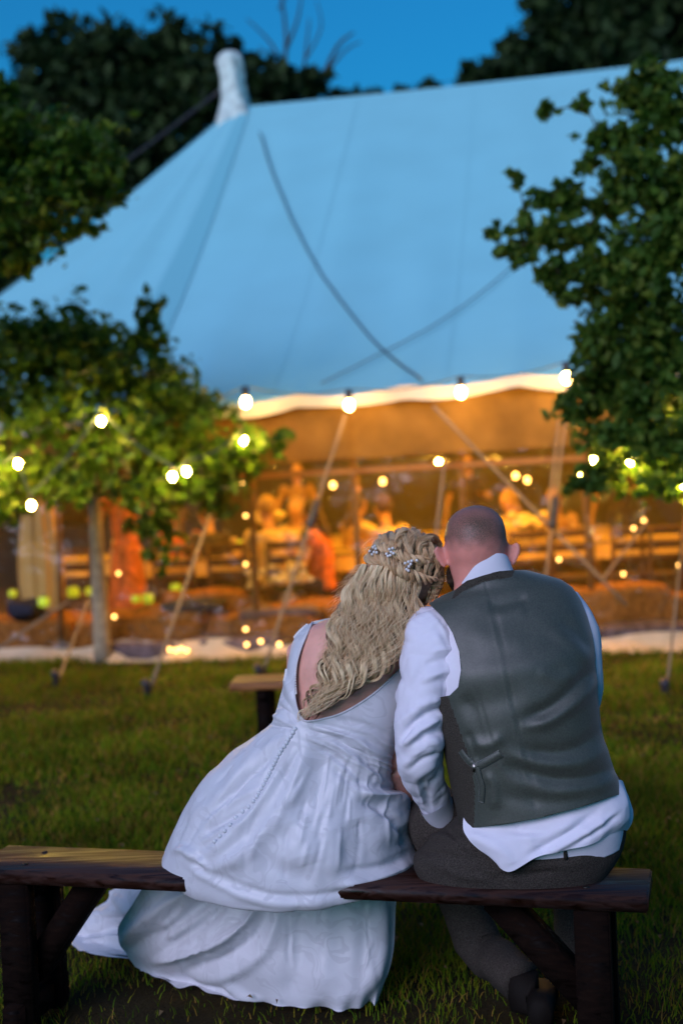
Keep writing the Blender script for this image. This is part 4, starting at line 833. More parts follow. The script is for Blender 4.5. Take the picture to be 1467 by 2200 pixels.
def hand(w, d, n, sc=1.0, curl=.6, thumb=1):
    """palm with four curled fingers and a thumb: w wrist, d direction, n palm normal"""
    w = np.array(w, float); d = np.array(d, float); d /= np.linalg.norm(d); n = np.array(n, float); n -= d * (n @ d); n /= np.linalg.norm(n); s = np.cross(d, n); out = []
    out.append(tube([w - d * .02 * sc, w + d * .03 * sc, w + d * .085 * sc], np.array([.026, .036, .034]) * sc, 10, True, .5))
    for k, ln in enumerate((.062, .074, .070, .054)):
        b = w + d * .08 * sc + s * (k - 1.5) * .019 * sc; p1 = b + d * ln * .5 * sc + n * curl * .018 * sc; p2 = p1 + d * ln * .28 * sc + n * curl * .030 * sc; p3 = p2 + d * ln * .16 * sc + n * curl * .026 * sc
        out.append(tube([b - d * .02 * sc, b, p1, p2, p3], np.array([.010, .0095, .009, .008, .006]) * sc, 8))
    b = w + d * .02 * sc + s * thumb * .03 * sc; out.append(tube([b - s * thumb * .012 * sc, b + d * .028 * sc + s * thumb * .016 * sc + n * .008, b + d * .058 * sc + s * thumb * .014 * sc + n * .022 * sc], np.array([.014, .0115, .008]) * sc, 8)); return out
shR, elR, wrR = P(862, 1372, 3.49), P(848, 1640, 3.53), P(896, 1752, 3.66)
shL, elL, wrL = P(655, 1395, 3.55), P(640, 1600, 3.72), P(800, 1690, 3.85)
bp_ = [tor[:2], hd, nose, chin, neck, tube(cr([shR, (shR + elR) / 2 + [.0, -.01, 0], elR], 8), np.linspace(.052, .040, 8), 12), tube(cr([elR, (elR + wrR) / 2, wrR], 8), np.linspace(.042, .027, 8), 12), tube(cr([shL, elL], 6), np.linspace(.05, .04, 6), 12), tube(cr([elL, wrL], 6), np.linspace(.04, .027, 6), 12)]
bp_ += hand(wrR, wrR - elR, (0, .2, -1), 1, .8, -1) + hand(wrL, wrL - elL, (0, .2, -1), 1, .8, 1)
for x, kx in ((600, 590), (760, 770)):
    a = P(x, 1800, 3.58); a[2] = .53; k = P(kx, 1790, 4.0); k[2] = .50; f = P(kx, 1790, 3.95); f[2] = .08; bp_.append(tube(cr([a, (a + k) / 2, k], 8), np.linspace(.085, .062, 8), 12)); bp_.append(tube(cr([k, (k + f) / 2 - [0, .02, 0], f], 8), [.06, .058, .056, .055, .05, .044, .036, .034], 12)); bp_.append(tube([f + [0, -.04, -.03], f + [0, .06, -.045], f + [0, .16, -.06]], [.034, .034, .022], 10))
V, Fc = fuse(bp_, .0065, 5)
bride = mesh_obj('person', V, Fc, m_skin, base=bride_base); tag(bride, 'woman in an open-backed white wedding dress with long curly blonde hair leaning on the man', 'person')
TOR = Surf(tor[0], tor[1])
# dress: bodice and skirt in one loft, back opening cut out
DR = [(668, 1338, 892, 1322, 3.515, 3.5, .078, .085, 0), (648, 1352, 893, 1345, 3.515, 3.5, .088, .095, 0), (629, 1378, 893, 1378, 3.51, 3.5, .095, .10, 0), (620, 1408, 890, 1425, 3.505, 3.49, .104, .106, 0), (615, 1450, 882, 1485, 3.50, 3.48, .110, .11, 0), (603, 1500, 866, 1555, 3.50, 3.48, .114, .11, 0), (589, 1540, 850, 1610, 3.50, 3.48, .116, .115, 0), (578, 1556, 842, 1634, 3.50, 3.48, .114, .12, 2),
      (540, 1585, 840, 1668, 3.53, 3.49, .145, .16, 6), (490, 1622, 846, 1700, 3.57, 3.49, .178, .20, 10), (437, 1682, 862, 1728, 3.62, 3.49, .212, .24, 4), (400, 1738, 880, 1760, 3.65, 3.50, .24, .26, 4), (377, 1790, 876, 1800, 3.68, 3.50, .262, .28, 4), (362, 1828, 886, 1836, 3.70, 3.50, .268, .28, 14), (364, 1840, 892, 1856, 3.70, 3.50, .262, .28, 30), (382, 1846, 878, 1866, 3.69, 3.5, .245, .27, 38), (415, 1848, 850, 1866, 3.68, 3.51, .205, .25, 40), (450, 1848, 815, 1860, 3.67, 3.53, .13, .2, 30)]
V, Fc, th, tt = loft(DR, 300, 360, 2.15)
ST = [([(640, 1566), (606, 1632), (556, 1720), (490, 1800), (442, 1836), (400, 1838)], 15, .010), ([(628, 1600), (585, 1665), (530, 1745), (470, 1800)], 7, -.005), ([(655, 1575), (648, 1640), (618, 1720), (560, 1800), (500, 1850), (430, 1872)], 17, .010), ([(690, 1600), (690, 1660), (655, 1740), (600, 1810)], 22, -.006),
      ([(628, 1572), (560, 1620), (490, 1690), (440, 1750)], 12, .007), ([(600, 1620), (540, 1665), (470, 1735), (425, 1790)], 7, -.006), ([(560, 1690), (500, 1725), (450, 1762), (428, 1800)], 9, .006), ([(545, 1730), (490, 1762), (450, 1785)], 6, -.006), ([(520, 1765), (470, 1790), (430, 1815)], 7, .006), ([(470, 1640), (430, 1700), (402, 1765)], 12, .005),
      ([(648, 1562), (720, 1588), (790, 1640), (836, 1672)], 7, -.006), ([(660, 1552), (740, 1570), (810, 1600), (850, 1622)], 6, -.005), ([(672, 1562), (745, 1582), (820, 1625)], 7, .005), ([(720, 1545), (790, 1560), (850, 1590)], 7, -.004), ([(690, 1600), (740, 1640), (790, 1690), (830, 1705)], 8, -.005), ([(700, 1585), (760, 1625), (820, 1680)], 8, .005), ([(715, 1648), (755, 1680), (790, 1684)], 8, -.004),
      ([(590, 1510), (620, 1530), (642, 1556)], 5, -.005), ([(583, 1535), (610, 1548), (636, 1565)], 5, .005), ([(596, 1480), (618, 1510), (640, 1545)], 6, -.004), ([(576, 1556), (606, 1562), (640, 1566)], 4, -.005), ([(610, 1450), (622, 1480), (636, 1515)], 6, .004),
      ([(770, 1700), (810, 1705), (850, 1712), (880, 1735)], 12, .014), ([(780, 1722), (815, 1735), (850, 1762), (872, 1775)], 9, -.012), ([(800, 1690), (840, 1692), (862, 1702)], 7, -.008), ([(845, 1770), (868, 1790), (862, 1822)], 9, -.010), ([(880, 1830), (850, 1850), (800, 1868), (740, 1872)], 9, -.008), ([(892, 1852), (850, 1872), (790, 1892), (720, 1905)], 12, .010),
      ([(420, 1858), (470, 1884), (540, 1912), (620, 1926), (720, 1918), (800, 1896)], 8, -.004), ([(395, 1850), (440, 1885), (520, 1925), (620, 1944), (730, 1936)], 9, .004), ([(366, 1832), (395, 1826), (425, 1845), (450, 1870)], 9, .009), ([(440, 1830), (425, 1850), (440, 1872)], 8, -.007), ([(620, 1740), (640, 1800), (660, 1860)], 40, .008), ([(760, 1760), (770, 1810), (740, 1850)], 30, -.006), ([(700, 1760), (720, 1830), (700, 1880)], 28, .006), ([(560, 1830), (600, 1870), (680, 1890)], 22, -.006)]
for i in range(64):   # fine tension creases fanning out of the waist seam
    f = RNG.uniform(0, 1); x0, y0 = 585 + 250 * f, 1556 + 72 * f; x1, y1 = 372 + 520 * f + RNG.normal(0, 12), 1835 + 70 * math.sin(math.pi * f); a0 = RNG.uniform(.0, .7); a1 = min(a0 + RNG.uniform(.12, .38), .98); mx_ = RNG.normal(0, 9)
    q = [(x0 + (x1 - x0) * t + mx_ * math.sin(3.14 * t) - 20 * math.sin(3.14 * t) * (f < .5), y0 + (y1 - y0) * t) for t in np.linspace(a0, a1, 4)]; ST.append((q, RNG.uniform(2.5, 6), RNG.choice([-1, 1]) * RNG.uniform(.0012, .0030)))
for i in range(22):
    x0 = RNG.uniform(640, 830); y0 = 1540 + (x0 - 640) * .28 + RNG.uniform(-6, 60); ST.append(([(x0, y0), (x0 + RNG.uniform(20, 40), y0 + RNG.uniform(8, 20)), (x0 + RNG.uniform(50, 80), y0 + RNG.uniform(22, 48))], RNG.uniform(2.5, 4.5), RNG.choice([-1, 1]) * RNG.uniform(.0012, .0026)))
V = sculpt(V, Fc, [(a_, b_, c_ * 1.35) for a_, b_, c_ in ST]); V = V + vnormals(V, Fc) * (.0022 * fbm(V * 11, 3) * np.clip(tt * 3, .2, 1))[:, None] if len(tt) == len(V) else V + vnormals(V, Fc) * (.0022 * fbm(V * 11, 3))[:, None]
V = V + vnormals(V, Fc) * crumple(V * np.array([1.0, 1.0, .6]), 9, .006)[:, None]
DRESS = Surf(V, Fc)
OPEN = [(690, 1240), (674, 1330), (662, 1358), (648, 1390), (638, 1424), (633, 1462), (634, 1500), (642, 1532), (656, 1549), (700, 1543), (745, 1527), (800, 1492), (845, 1452), (880, 1418), (940, 1370), (940, 1240)]
px, py = proj(V); near = np.concatenate([np.sin(np.tile(np.linspace(0, 2 * np.pi, 360, endpoint=False), 300)) > -.02, [False, False]])
sd = np.where(near, -poly_sd(px, py, OPEN), 99); sd[-2:] = -1; sd[:360] = np.where(near[:360], sd[:360], 1)
V2_, F2_ = clip(V, Fc, sd); dress = mesh_obj('dress', V2_, F2_, m_dress, bride)
# beaded edge round the open back
def edge_path(poly, S, off, n):
    out = []
    for q in cr(poly, n):
        h, nn = S.at(q[0], q[1], off)
        if h is not None: out.append(h)
    return np.array(out)
ep = edge_path([q for q in OPEN[1:14]], DRESS, .0005, 110); mesh_obj('edging', *tube(ep, .0028, 6), m_dress, dress)
mb = MB()
for q in edge_path([(668, 1337), (645, 1356), (627, 1380), (619, 1408), (616, 1440), (612, 1462)], DRESS, .001, 36): mb.add(*ball(q, .0042, 7, 5))
for q in edge_path([(664, 1352), (652, 1376), (641, 1410), (636, 1450), (637, 1490)], DRESS, .001, 34): mb.add(*ball(q, .0026, 6, 5))
mb.obj('beading', m_pearl, dress)
lace = MB()
for k, q in enumerate(np.linspace(0, 1, 13)):
    p = P(838 - 6 * q, 1590 + 44 * q, 3.455); lace.add(*ball(p + [.003 * math.sin(k * 2), 0, 0], .0026, 7, 5))
lace.obj('lace_edge', m_pearl, dress)
# covered buttons down the back seam
bm_ = ball((0, 0, 0), (.0058, .0042, .0058), 10, 7); first = None
for zx, zy in ((745, 220), (735, 238), (722, 258), (708, 277), (699, 295), (686, 314), (672, 333), (663, 352), (650, 374), (640, 392), (630, 411), (620, 433), (608, 458), (600, 478), (588, 498), (576, 522), (566, 545), (552, 568), (540, 590), (522, 611), (494, 638), (460, 664), (425, 703), (395, 742), (366, 772), (340, 804), (312, 832)):
    h, nn = DRESS.at(340 + zx / 2.529, 1480 + zy / 2.529, .003)
    if h is None: continue
    if first is None: first = mesh_obj('button', bm_[0] + bride_base, bm_[1], m_button, dress); first.location = tuple(h - bride_base)
    else:
        c = first.copy(); COL.objects.link(c); c.location = tuple(h - bride_base)
# lower skirt falling below the seat, and the train on the grass
GS = [[(330, 1872, 3.80), (430, 1880, 3.76), (530, 1885, 3.72), (630, 1890, 3.70), (720, 1890, 3.68), (800, 1890, 3.66), (856, 1890, 3.70)],
      [(290, 1935, 3.84), (392, 1940, 3.76), (500, 1945, 3.70), (610, 1950, 3.67), (710, 1950, 3.65), (796, 1950, 3.64), (850, 1948, 3.69)],
      [(258, 1990, 3.93), (350, 2005, 3.80), (470, 2010, 3.70), (590, 2015, 3.66), (700, 2015, 3.64), (790, 2015, 3.62), (846, 2010, 3.68)],
      [(262, 2036, 4.00), (345, 2062, 3.86), (455, 2075, 3.74), (580, 2080, 3.66), (695, 2080, 3.62), (788, 2075, 3.60), (838, 2068, 3.66)],
      [(292, 2078, 4.02), (375, 2105, 3.90), (470, 2126, 3.78), (585, 2138, 3.68), (695, 2140, 3.62), (780, 2132, 3.60), (824, 2114, 3.66)],
      [(306, 2094, 3.99), (385, 2124, 3.88), (475, 2146, 3.79), (588, 2164, 3.71), (690, 2173, 3.66), (772, 2166, 3.65), (812, 2140, 3.70)]]
V, Fc = patch(GS, 130, 170)
SS = [([(500, 1900), (420, 1950), (330, 2010), (272, 2040)], 16, -.018), ([(470, 1895), (380, 1930), (300, 1985), (262, 2030)], 14, .018), ([(560, 1930), (520, 1990), (440, 2035), (330, 2066)], 11, .020), ([(580, 1960), (540, 2020), (470, 2065), (390, 2092)], 12, -.014), ([(600, 1950), (570, 2040), (500, 2090), (420, 2108)], 14, .010), ([(480, 1940), (430, 1990), (350, 2045)], 12, -.016), ([(420, 1900), (390, 1960), (330, 2005)], 9, .012),
      ([(700, 1930), (700, 2020), (690, 2140)], 26, .010), ([(640, 1960), (640, 2050), (620, 2150)], 22, -.008), ([(780, 1940), (780, 2040), (770, 2140)], 18, -.007), ([(820, 1930), (820, 2040), (800, 2130)], 14, .009), ([(480, 2110), (530, 2140), (570, 2150)], 9, .010), ([(380, 2096), (430, 2120), (500, 2130)], 8, -.010), ([(300, 2080), (340, 2096), (390, 2118)], 7, .008)]
for i in range(46):
    f = RNG.uniform(0, 1); x0 = 330 + 500 * f; x1 = 300 + 510 * f + RNG.normal(0, 25); a0 = RNG.uniform(0, .65); a1 = min(a0 + RNG.uniform(.15, .4), 1); bw = -60 * (1 - f)
    SS.append(([(x0 + (x1 - x0) * t + bw * math.sin(3.14 * t), 1900 + 255 * t * (.75 + .25 * f)) for t in np.linspace(a0, a1, 4)], RNG.uniform(3, 7), RNG.choice([-1, 1]) * RNG.uniform(.0015, .004)))
V = sculpt(V, Fc, [(a_, b_, c_ * 1.3) for a_, b_, c_ in SS], 'sheet'); tq = np.repeat(np.linspace(0, 1, 130), 170); uq = np.tile(np.linspace(0, 1, 170), 130); hemw = np.clip((tq - .72) / .28, 0, 1) ** 2; V[:, 1] += hemw * (.016 * np.sin(uq * 31) + .012 * np.sin(uq * 57 + 1)) - hemw * .02; V[:, 2] += hemw * .008 * np.sin(uq * 43); V += vnormals(V, Fc) * (.004 * fbm(V * 8, 3))[:, None]; V[:, 2] = np.maximum(V[:, 2], .012); mesh_obj('lower_skirt', V, Fc, m_dress, bride)
GT = [[(232, 1935, 4.30), (262, 1918, 4.22), (300, 1912, 4.12), (350, 1920, 3.98)], [(226, 1958, 4.32), (262, 1956, 4.16), (312, 1960, 4.04), (380, 1970, 3.92)], [(150, 1984, 4.38), (240, 1990, 4.20), (310, 2000, 4.06), (390, 2010, 3.94)], [(92, 2008, 4.40), (205, 2018, 4.22), (300, 2030, 4.10), (390, 2045, 3.98)],
      [(150, 2032, 4.30), (200, 2040, 4.20), (290, 2050, 4.08), (380, 2070, 3.99)], [(158, 2066, 4.18), (205, 2068, 4.12), (285, 2078, 4.04), (370, 2100, 3.95)], [(166, 2086, 4.14), (215, 2092, 4.09), (290, 2100, 4.02), (380, 2128, 3.92)], [(180, 2090, 4.11), (225, 2099, 4.06), (300, 2112, 4.00), (385, 2142, 3.88)]]
V, Fc = patch(GT, 90, 90); tr_s = [([(110, 2010), (220, 1985), (300, 1975)], 8, .012), ([(180, 2030), (240, 2012), (320, 2015)], 9, -.016), ([(165, 2060), (230, 2035), (320, 2045)], 9, .014), ([(180, 2085), (250, 2065), (340, 2085)], 7, -.012), ([(240, 1940), (270, 1965), (290, 1990)], 10, .014), ([(220, 2095), (280, 2085), (350, 2110)], 6, .012)]
V = sculpt(V, Fc, tr_s, 'sheet'); V += vnormals(V, Fc) * (.016 * fbm(V * 7, 3))[:, None]; V[:, 2] = np.maximum(V[:, 2] + .03, .035); mesh_obj('train', V, Fc, m_dress, bride)

# ---------------- bride's hair: curves
m_hair = bpy.data.materials.new('blonde_hair'); m_hair.use_nodes = True; nt = m_hair.node_tree; N = nt.nodes; L = nt.links; b = N['Principled BSDF']
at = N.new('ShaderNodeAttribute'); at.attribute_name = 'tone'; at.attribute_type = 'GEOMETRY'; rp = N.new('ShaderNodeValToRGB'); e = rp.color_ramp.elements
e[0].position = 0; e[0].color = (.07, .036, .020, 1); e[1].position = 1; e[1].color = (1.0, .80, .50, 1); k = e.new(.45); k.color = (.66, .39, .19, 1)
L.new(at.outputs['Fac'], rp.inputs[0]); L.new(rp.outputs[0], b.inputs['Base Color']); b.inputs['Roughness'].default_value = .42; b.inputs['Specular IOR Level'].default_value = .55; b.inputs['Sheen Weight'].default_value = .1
HS = []; HT = []; HR = []
def lock(path, width, n, tone, taper_start=.25, thick=.00050, wob=.20, flat=.6):
    """n strands following a wavy path, bunched as one lock"""
    path = np.asarray(path); k = len(path); T, Nn, B = frames(path); t = np.linspace(0, 1, k); prof = np.clip(np.minimum(t / max(taper_start, 1e-3) * .6 + .4, 1), 0, 1) * np.clip((1 - t) * 1.9 + .05, 0, 1)
    for i in range(n):
        a = RNG.uniform(0, 6.283); r = math.sqrt(RNG.uniform(0, 1)); u, v = r * math.cos(a), r * math.sin(a) * flat; ph = RNG.uniform(0, 6.28); fr = RNG.uniform(1.5, 4)
        w = width * prof * (1 + wob * np.sin(fr * t * 6.28 + ph)); off = Nn * (u * w)[:, None] + B * (v * w)[:, None]
        m = k if RNG.uniform() < .6 else int(k * RNG.uniform(.62, 1)); fz = (Nn * (np.sin(fr * 2.1 * t * 6.28 + ph * 2))[:, None] + B * (np.cos(fr * 1.7 * t * 6.28 + ph))[:, None]) * (width * .05 * t)[:, None]; HS.append((path + off + fz)[:m]); HT.append(np.clip(tone + RNG.normal(0, .09), 0, 1)); HR.append(thick * np.clip(1.15 - .75 * np.linspace(0, 1, m) ** 2, .2, 1))
LB = cr([(778, 1212), (752, 1255), (736, 1302), (718, 1345), (710, 1395), (694, 1440), (680, 1482), (656, 1520), (630, 1554)], 60)
RB = cr([(902, 1222), (900, 1268), (896, 1318), (884, 1356), (868, 1392), (838, 1424), (788, 1458), (724, 1496), (664, 1542)], 60)
def hair_depth(px, py):
    h, n_ = TOR.at(px, py, 0)
    return h[1] if h is not None else 3.44
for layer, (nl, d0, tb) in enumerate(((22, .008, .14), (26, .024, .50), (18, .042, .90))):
    for i in range(nl):
        s = (i + RNG.uniform(.1, .9)) / nl; sp = np.clip(s + RNG.normal(0, .03), .01, .99); endt = RNG.uniform(.70, 1.0) if RNG.uniform() < .7 else RNG.uniform(.5, .8); k = 56; t = np.linspace(0, endt, k); idx = t * 59
        g = np.stack([np.interp(idx, np.arange(60), (LB * (1 - sp) + RB * sp)[:, c]) for c in (0, 1)], 1)
        ph = RNG.uniform(0, 6.28) if RNG.uniform() < .25 else sp * 7 + layer * 1.3; wl = RNG.uniform(4.6, 5.6); am = RNG.uniform(9, 16) * np.clip(t * 3.2, .1, 1) * (1 + .3 * t)
        ti = np.gradient(g, axis=0); ti /= np.linalg.norm(ti, axis=1)[:, None] + 1e-6; g = g + np.stack([-ti[:, 1], ti[:, 0]], 1) * (am * np.sin(6.283 * wl * t + ph))[:, None] + RNG.normal(0, 3, 2) * t[:, None]
        Yb = np.array([hair_depth(x, max(y, 1335)) for x, y in g[::5]]); Yb = np.interp(np.arange(k), np.arange(0, k, 5), Yb); top = 3.405 + .02 * abs(sp - .5) * 2
        w_ = np.clip((g[:, 1] - 1235) / 130, 0, 1); w_ = w_ * w_ * (3 - 2 * w_); Y = top * (1 - w_) + (Yb - .010) * w_ - d0 * np.clip(.35 + t * 1.2, 0, 1) * np.clip((1.12 - t) * 3, .25, 1) + .015 * np.cos(6.283 * wl * t + ph) * np.clip(t * 3, 0, 1)
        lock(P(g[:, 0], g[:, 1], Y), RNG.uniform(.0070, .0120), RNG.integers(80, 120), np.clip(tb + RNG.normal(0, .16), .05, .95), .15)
# crown: locks swept from the front over the head to the twisted band
axH = np.array([.077, .095, .097]) + .008
def on_head(px, py, off=0.0):
    d = ray(px, py); q = (CAM - hc) / (axH + off); dd = d / (axH + off); A = dd @ dd; Bq = 2 * q @ dd; C2 = q @ q - 1; D = Bq * Bq - 4 * A * C2
    if D <= 0:
        tm = -Bq / (2 * A); v = q + dd * tm; v /= np.linalg.norm(v); return hc + v * (axH + off)
    return hc + (q + dd * (-Bq - math.sqrt(D)) / (2 * A)) * (axH + off)
HL = [(796, 1176), (812, 1154), (838, 1140), (872, 1134), (906, 1138), (932, 1152), (950, 1184)]
for i in range(46):
    f = i / 45; s0 = cr(HL, 100)[int(f * 99)]; end = cr([(785, 1200), (815, 1205), (850, 1216), (885, 1236), (925, 1250), (945, 1240)], 100)[int(np.clip(f + RNG.normal(0, .05), 0, .99) * 99)]
    mid = (s0 + end) / 2 + RNG.normal(0, 7, 2) + [(-10 if f < .4 else 8), -2]; c = cr(np.array([s0 + RNG.normal(0, 3, 2), mid, end]), 26); c[:, 0] += 5 * np.sin(np.linspace(0, 9, 26) + i); off = .004 + .012 * np.sin(np.linspace(0, 3.14, 26)) * RNG.uniform(.2, 1.2)
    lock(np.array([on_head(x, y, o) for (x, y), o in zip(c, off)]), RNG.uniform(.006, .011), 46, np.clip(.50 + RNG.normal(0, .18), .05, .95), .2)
def rope_braid(ctrl, R, off, tone, n=3, turns=5):
    c = cr(ctrl, 60); base = np.array([on_head(x, y, off) for x, y in c]); T, Nn, B = frames(base); t = np.linspace(0, 1, 60); env = np.clip(np.sin(np.pi * np.clip(t * .9 + .08, 0, 1)) + .35, 0, 1)
    for k in range(n):
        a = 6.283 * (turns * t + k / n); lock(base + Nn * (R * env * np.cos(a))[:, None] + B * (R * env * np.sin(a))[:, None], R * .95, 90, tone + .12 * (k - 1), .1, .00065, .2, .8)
rope_braid([(776, 1206), (800, 1196), (828, 1203), (856, 1222), (884, 1236), (914, 1246), (938, 1244)], .0105, .014, .58)
rope_braid([(798, 1180), (824, 1176), (848, 1188), (880, 1202), (915, 1205), (942, 1196)], .0085, .012, .62, 3, 4)
rope_braid([(944, 1176), (930, 1160), (910, 1164), (904, 1180), (920, 1194), (944, 1200)], .0085, .012, .5, 3, 2)
rope_braid([(818, 1150), (836, 1164), (850, 1176), (862, 1190)], .007, .012, .55, 2, 2)
rope_braid([(870, 1140), (858, 1158), (862, 1174), (880, 1186)], .007, .013, .6, 2, 2)
for i in range(12):   # hair falling beside the face, between the two heads
    x0 = RNG.uniform(925, 948); c = cr([(x0, 1205), (x0 + 4, 1235), (x0 + RNG.uniform(-4, 6), 1262), (x0 - RNG.uniform(4, 16), 1296)], 24); lock(np.array([P(x, y, 3.44 + .02 * RNG.uniform()) for x, y in c]), .006, 30, .5 + RNG.normal(0, .12), .1)
for i in range(300):  # loose single hairs over the locks
    sp = RNG.uniform(.01, .99); t = np.linspace(RNG.uniform(0, .3), RNG.uniform(.6, 1.0), 44); idx = t * 59; g = np.stack([np.interp(idx, np.arange(60), (LB * (1 - sp) + RB * sp)[:, c]) for c in (0, 1)], 1); wl = RNG.uniform(3.5, 6); g[:, 0] += RNG.uniform(4, 16) * np.sin(6.28 * wl * t + RNG.uniform(0, 6.28)) * np.clip(t * 3, .1, 1) + RNG.normal(0, 5)
    w_ = np.clip((g[:, 1] - 1235) / 130, 0, 1); Y = 3.395 * (1 - w_) + (hair_depth(g[30, 0], max(g[30, 1], 1335)) - .055) * w_ + .012 * np.cos(6.28 * wl * t); HS.append(P(g[:, 0], g[:, 1], Y)); HT.append(np.clip(RNG.normal(.72, .15), 0, 1)); HR.append(np.full(44, .00035))
for i in range(260):  # flyaway frizz
    s = RNG.uniform(0, 1); t0 = RNG.uniform(0, .6); q = LB[int(t0 * 59)] if RNG.uniform() < .75 else HL[RNG.integers(0, 7)]; ln = RNG.uniform(14, 42); a = RNG.uniform(1.9, 3.9); c = cr(np.array([q, q + np.array([math.cos(a), -math.sin(a) * .3 + .3]) * ln * .5, q + np.array([math.cos(a) * .9, .55]) * ln + RNG.normal(0, 5, 2)]), 12)
    HS.append(P(c[:, 0], c[:, 1], 3.41)); HT.append(.6); HR.append(np.full(12, .00022))
sizes = [len(s) for s in HS]; hc_ = bpy.data.hair_curves.new('hair'); hc_.add_curves(sizes)
hc_.position_data.foreach_set('vector', (np.vstack(HS) - bride_base).astype(np.float32).ravel())
ra = hc_.attributes.get('radius') or hc_.attributes.new('radius', 'FLOAT', 'POINT'); ra.data.foreach_set('value', np.concatenate(HR).astype(np.float32))
ta = hc_.attributes.new('tone', 'FLOAT', 'CURVE'); ta.data.foreach_set('value', np.array(HT, np.float32)); hc_.materials.append(m_hair)
hair = bpy.data.objects.new('hair', hc_); COL.objects.link(hair); hair.parent = bride; ORIGIN[hair.name] = bride_base
# under-layer that closes the scalp
V, Fc = ball(hc, axH - .002, 26, 18); k = V[:, 1] - hc[1] - .045 + (V[:, 2] - hc[2] < -.06) * .05; Vc, Fcc = clip(V, Fc, -k); mesh_obj('scalp_hair', Vc, Fcc, mat('hair_base', (.16, .11, .07), .6, .3, var=.3, vscale=90), bride)
# pearl hairpins
for (qx, qy), pl in (((801, 1182), [(-7, 2), (0, -6), (6, -3), (2, 4), (8, 5), (-2, 9), (4, -9)]), ((836, 1186), [(-6, 4), (0, -6), (4, 0), (7, -8), (-3, 9), (9, 3), (2, 7)]), ((877, 1214), [(-7, -4), (0, -7), (5, -2), (1, 3), (-4, 9), (7, -9), (0, 12), (18, -10)])):
    pin = mesh_obj('hairpin', *tube([on_head(qx - 8, qy + 8, .026), on_head(qx, qy, .030), on_head(qx + 8, qy - 8, .026)], .0012, 5), m_metal, bride)
    for dx, dy in pl:
        o = mesh_obj('pearl', *ball(on_head(qx + dx, qy + dy, .033), .0040, 8, 6), m_pearl, pin); o.location = (0, 0, 0)
# ---------------- the groom
groom_base = P(1130, 1900, 3.36); groom_base[2] = 0
MT = [(985, 1252, 1102, 1220, 3.40, 3.40, .060, .05, 0), (948, 1282, 1168, 1236, 3.405, 3.40, .078, .06, 0), (912, 1302, 1218, 1252, 3.40, 3.40, .094, .08, 0), (892, 1330, 1244, 1280, 3.39, 3.39, .108, .10, 0), (893, 1375, 1262, 1330, 3.37, 3.37, .122, .12, 0), (910, 1430, 1274, 1390, 3.35, 3.35, .134, .13, 0),
      (932, 1495, 1279, 1450, 3.335, 3.335, .138, .14, 0), (948, 1560, 1283, 1520, 3.33, 3.325, .134, .14, 0), (962, 1630, 1292, 1580, 3.33, 3.32, .130, .14, 0), (978, 1700, 1312, 1640, 3.335, 3.32, .132, .15, 0), (990, 1760, 1332, 1690, 3.34, 3.32, .138, .15, 4), (992, 1810, 1348, 1742, 3.345, 3.32, .142, .15, 8), (990, 1850, 1345, 1800, 3.35, 3.33, .13, .15, 8)]
tor = loft(MT, 70, 44, 2.4)
def inset(rows, d):
    return [(r[0] + d * 850 * .9, r[1] + 6, r[2] - d * 850 * .9, r[3] + 6, r[4], r[5], r[6] - d, r[7] - d, r[8]) for r in rows]
# head: loft from crown to neck, bent forward
HD = [(1016, 1086, 1030, 1085, 3.435, 3.435, .004, .004, 0), (992, 1093, 1052, 1091, 3.43, 3.43, .036, .040, 0), (972, 1107, 1070, 1104, 3.425, 3.425, .060, .070, 0), (960, 1126, 1081, 1123, 3.42, 3.42, .078, .090, 0), (955, 1150, 1086, 1147, 3.42, 3.42, .088, .100, 0), (955, 1172, 1087, 1170, 3.42, 3.42, .090, .102, 0), (958, 1192, 1086, 1190, 3.42, 3.42, .085, .100, 0), (963, 1212, 1084, 1208, 3.42, 3.42, .077, .096, 0), (969, 1232, 1084, 1226, 3.415, 3.415, .070, .085, 0), (975, 1255, 1088, 1244, 3.41, 3.41, .066, .06, 0), (972, 1282, 1098, 1266, 3.40, 3.40, .066, .055, 0)]
head = loft(HD, 60, 48, 2.15)
Hc = P(1022, 1165, 3.42)
mb_parts = [loft(inset(MT, .026), 40, 36, 2.4)[:2], head[:2], ball(Hc + [0, .105, -.005], (.016, .026, .022), 10, 8), ball(Hc + [.0, .07, -.075], (.05, .045, .04), 12, 8)]
for s in (-1, 1): mb_parts.append(ball(Hc + [s * .03, .088, .02], (.014, .012, .010), 10, 8))
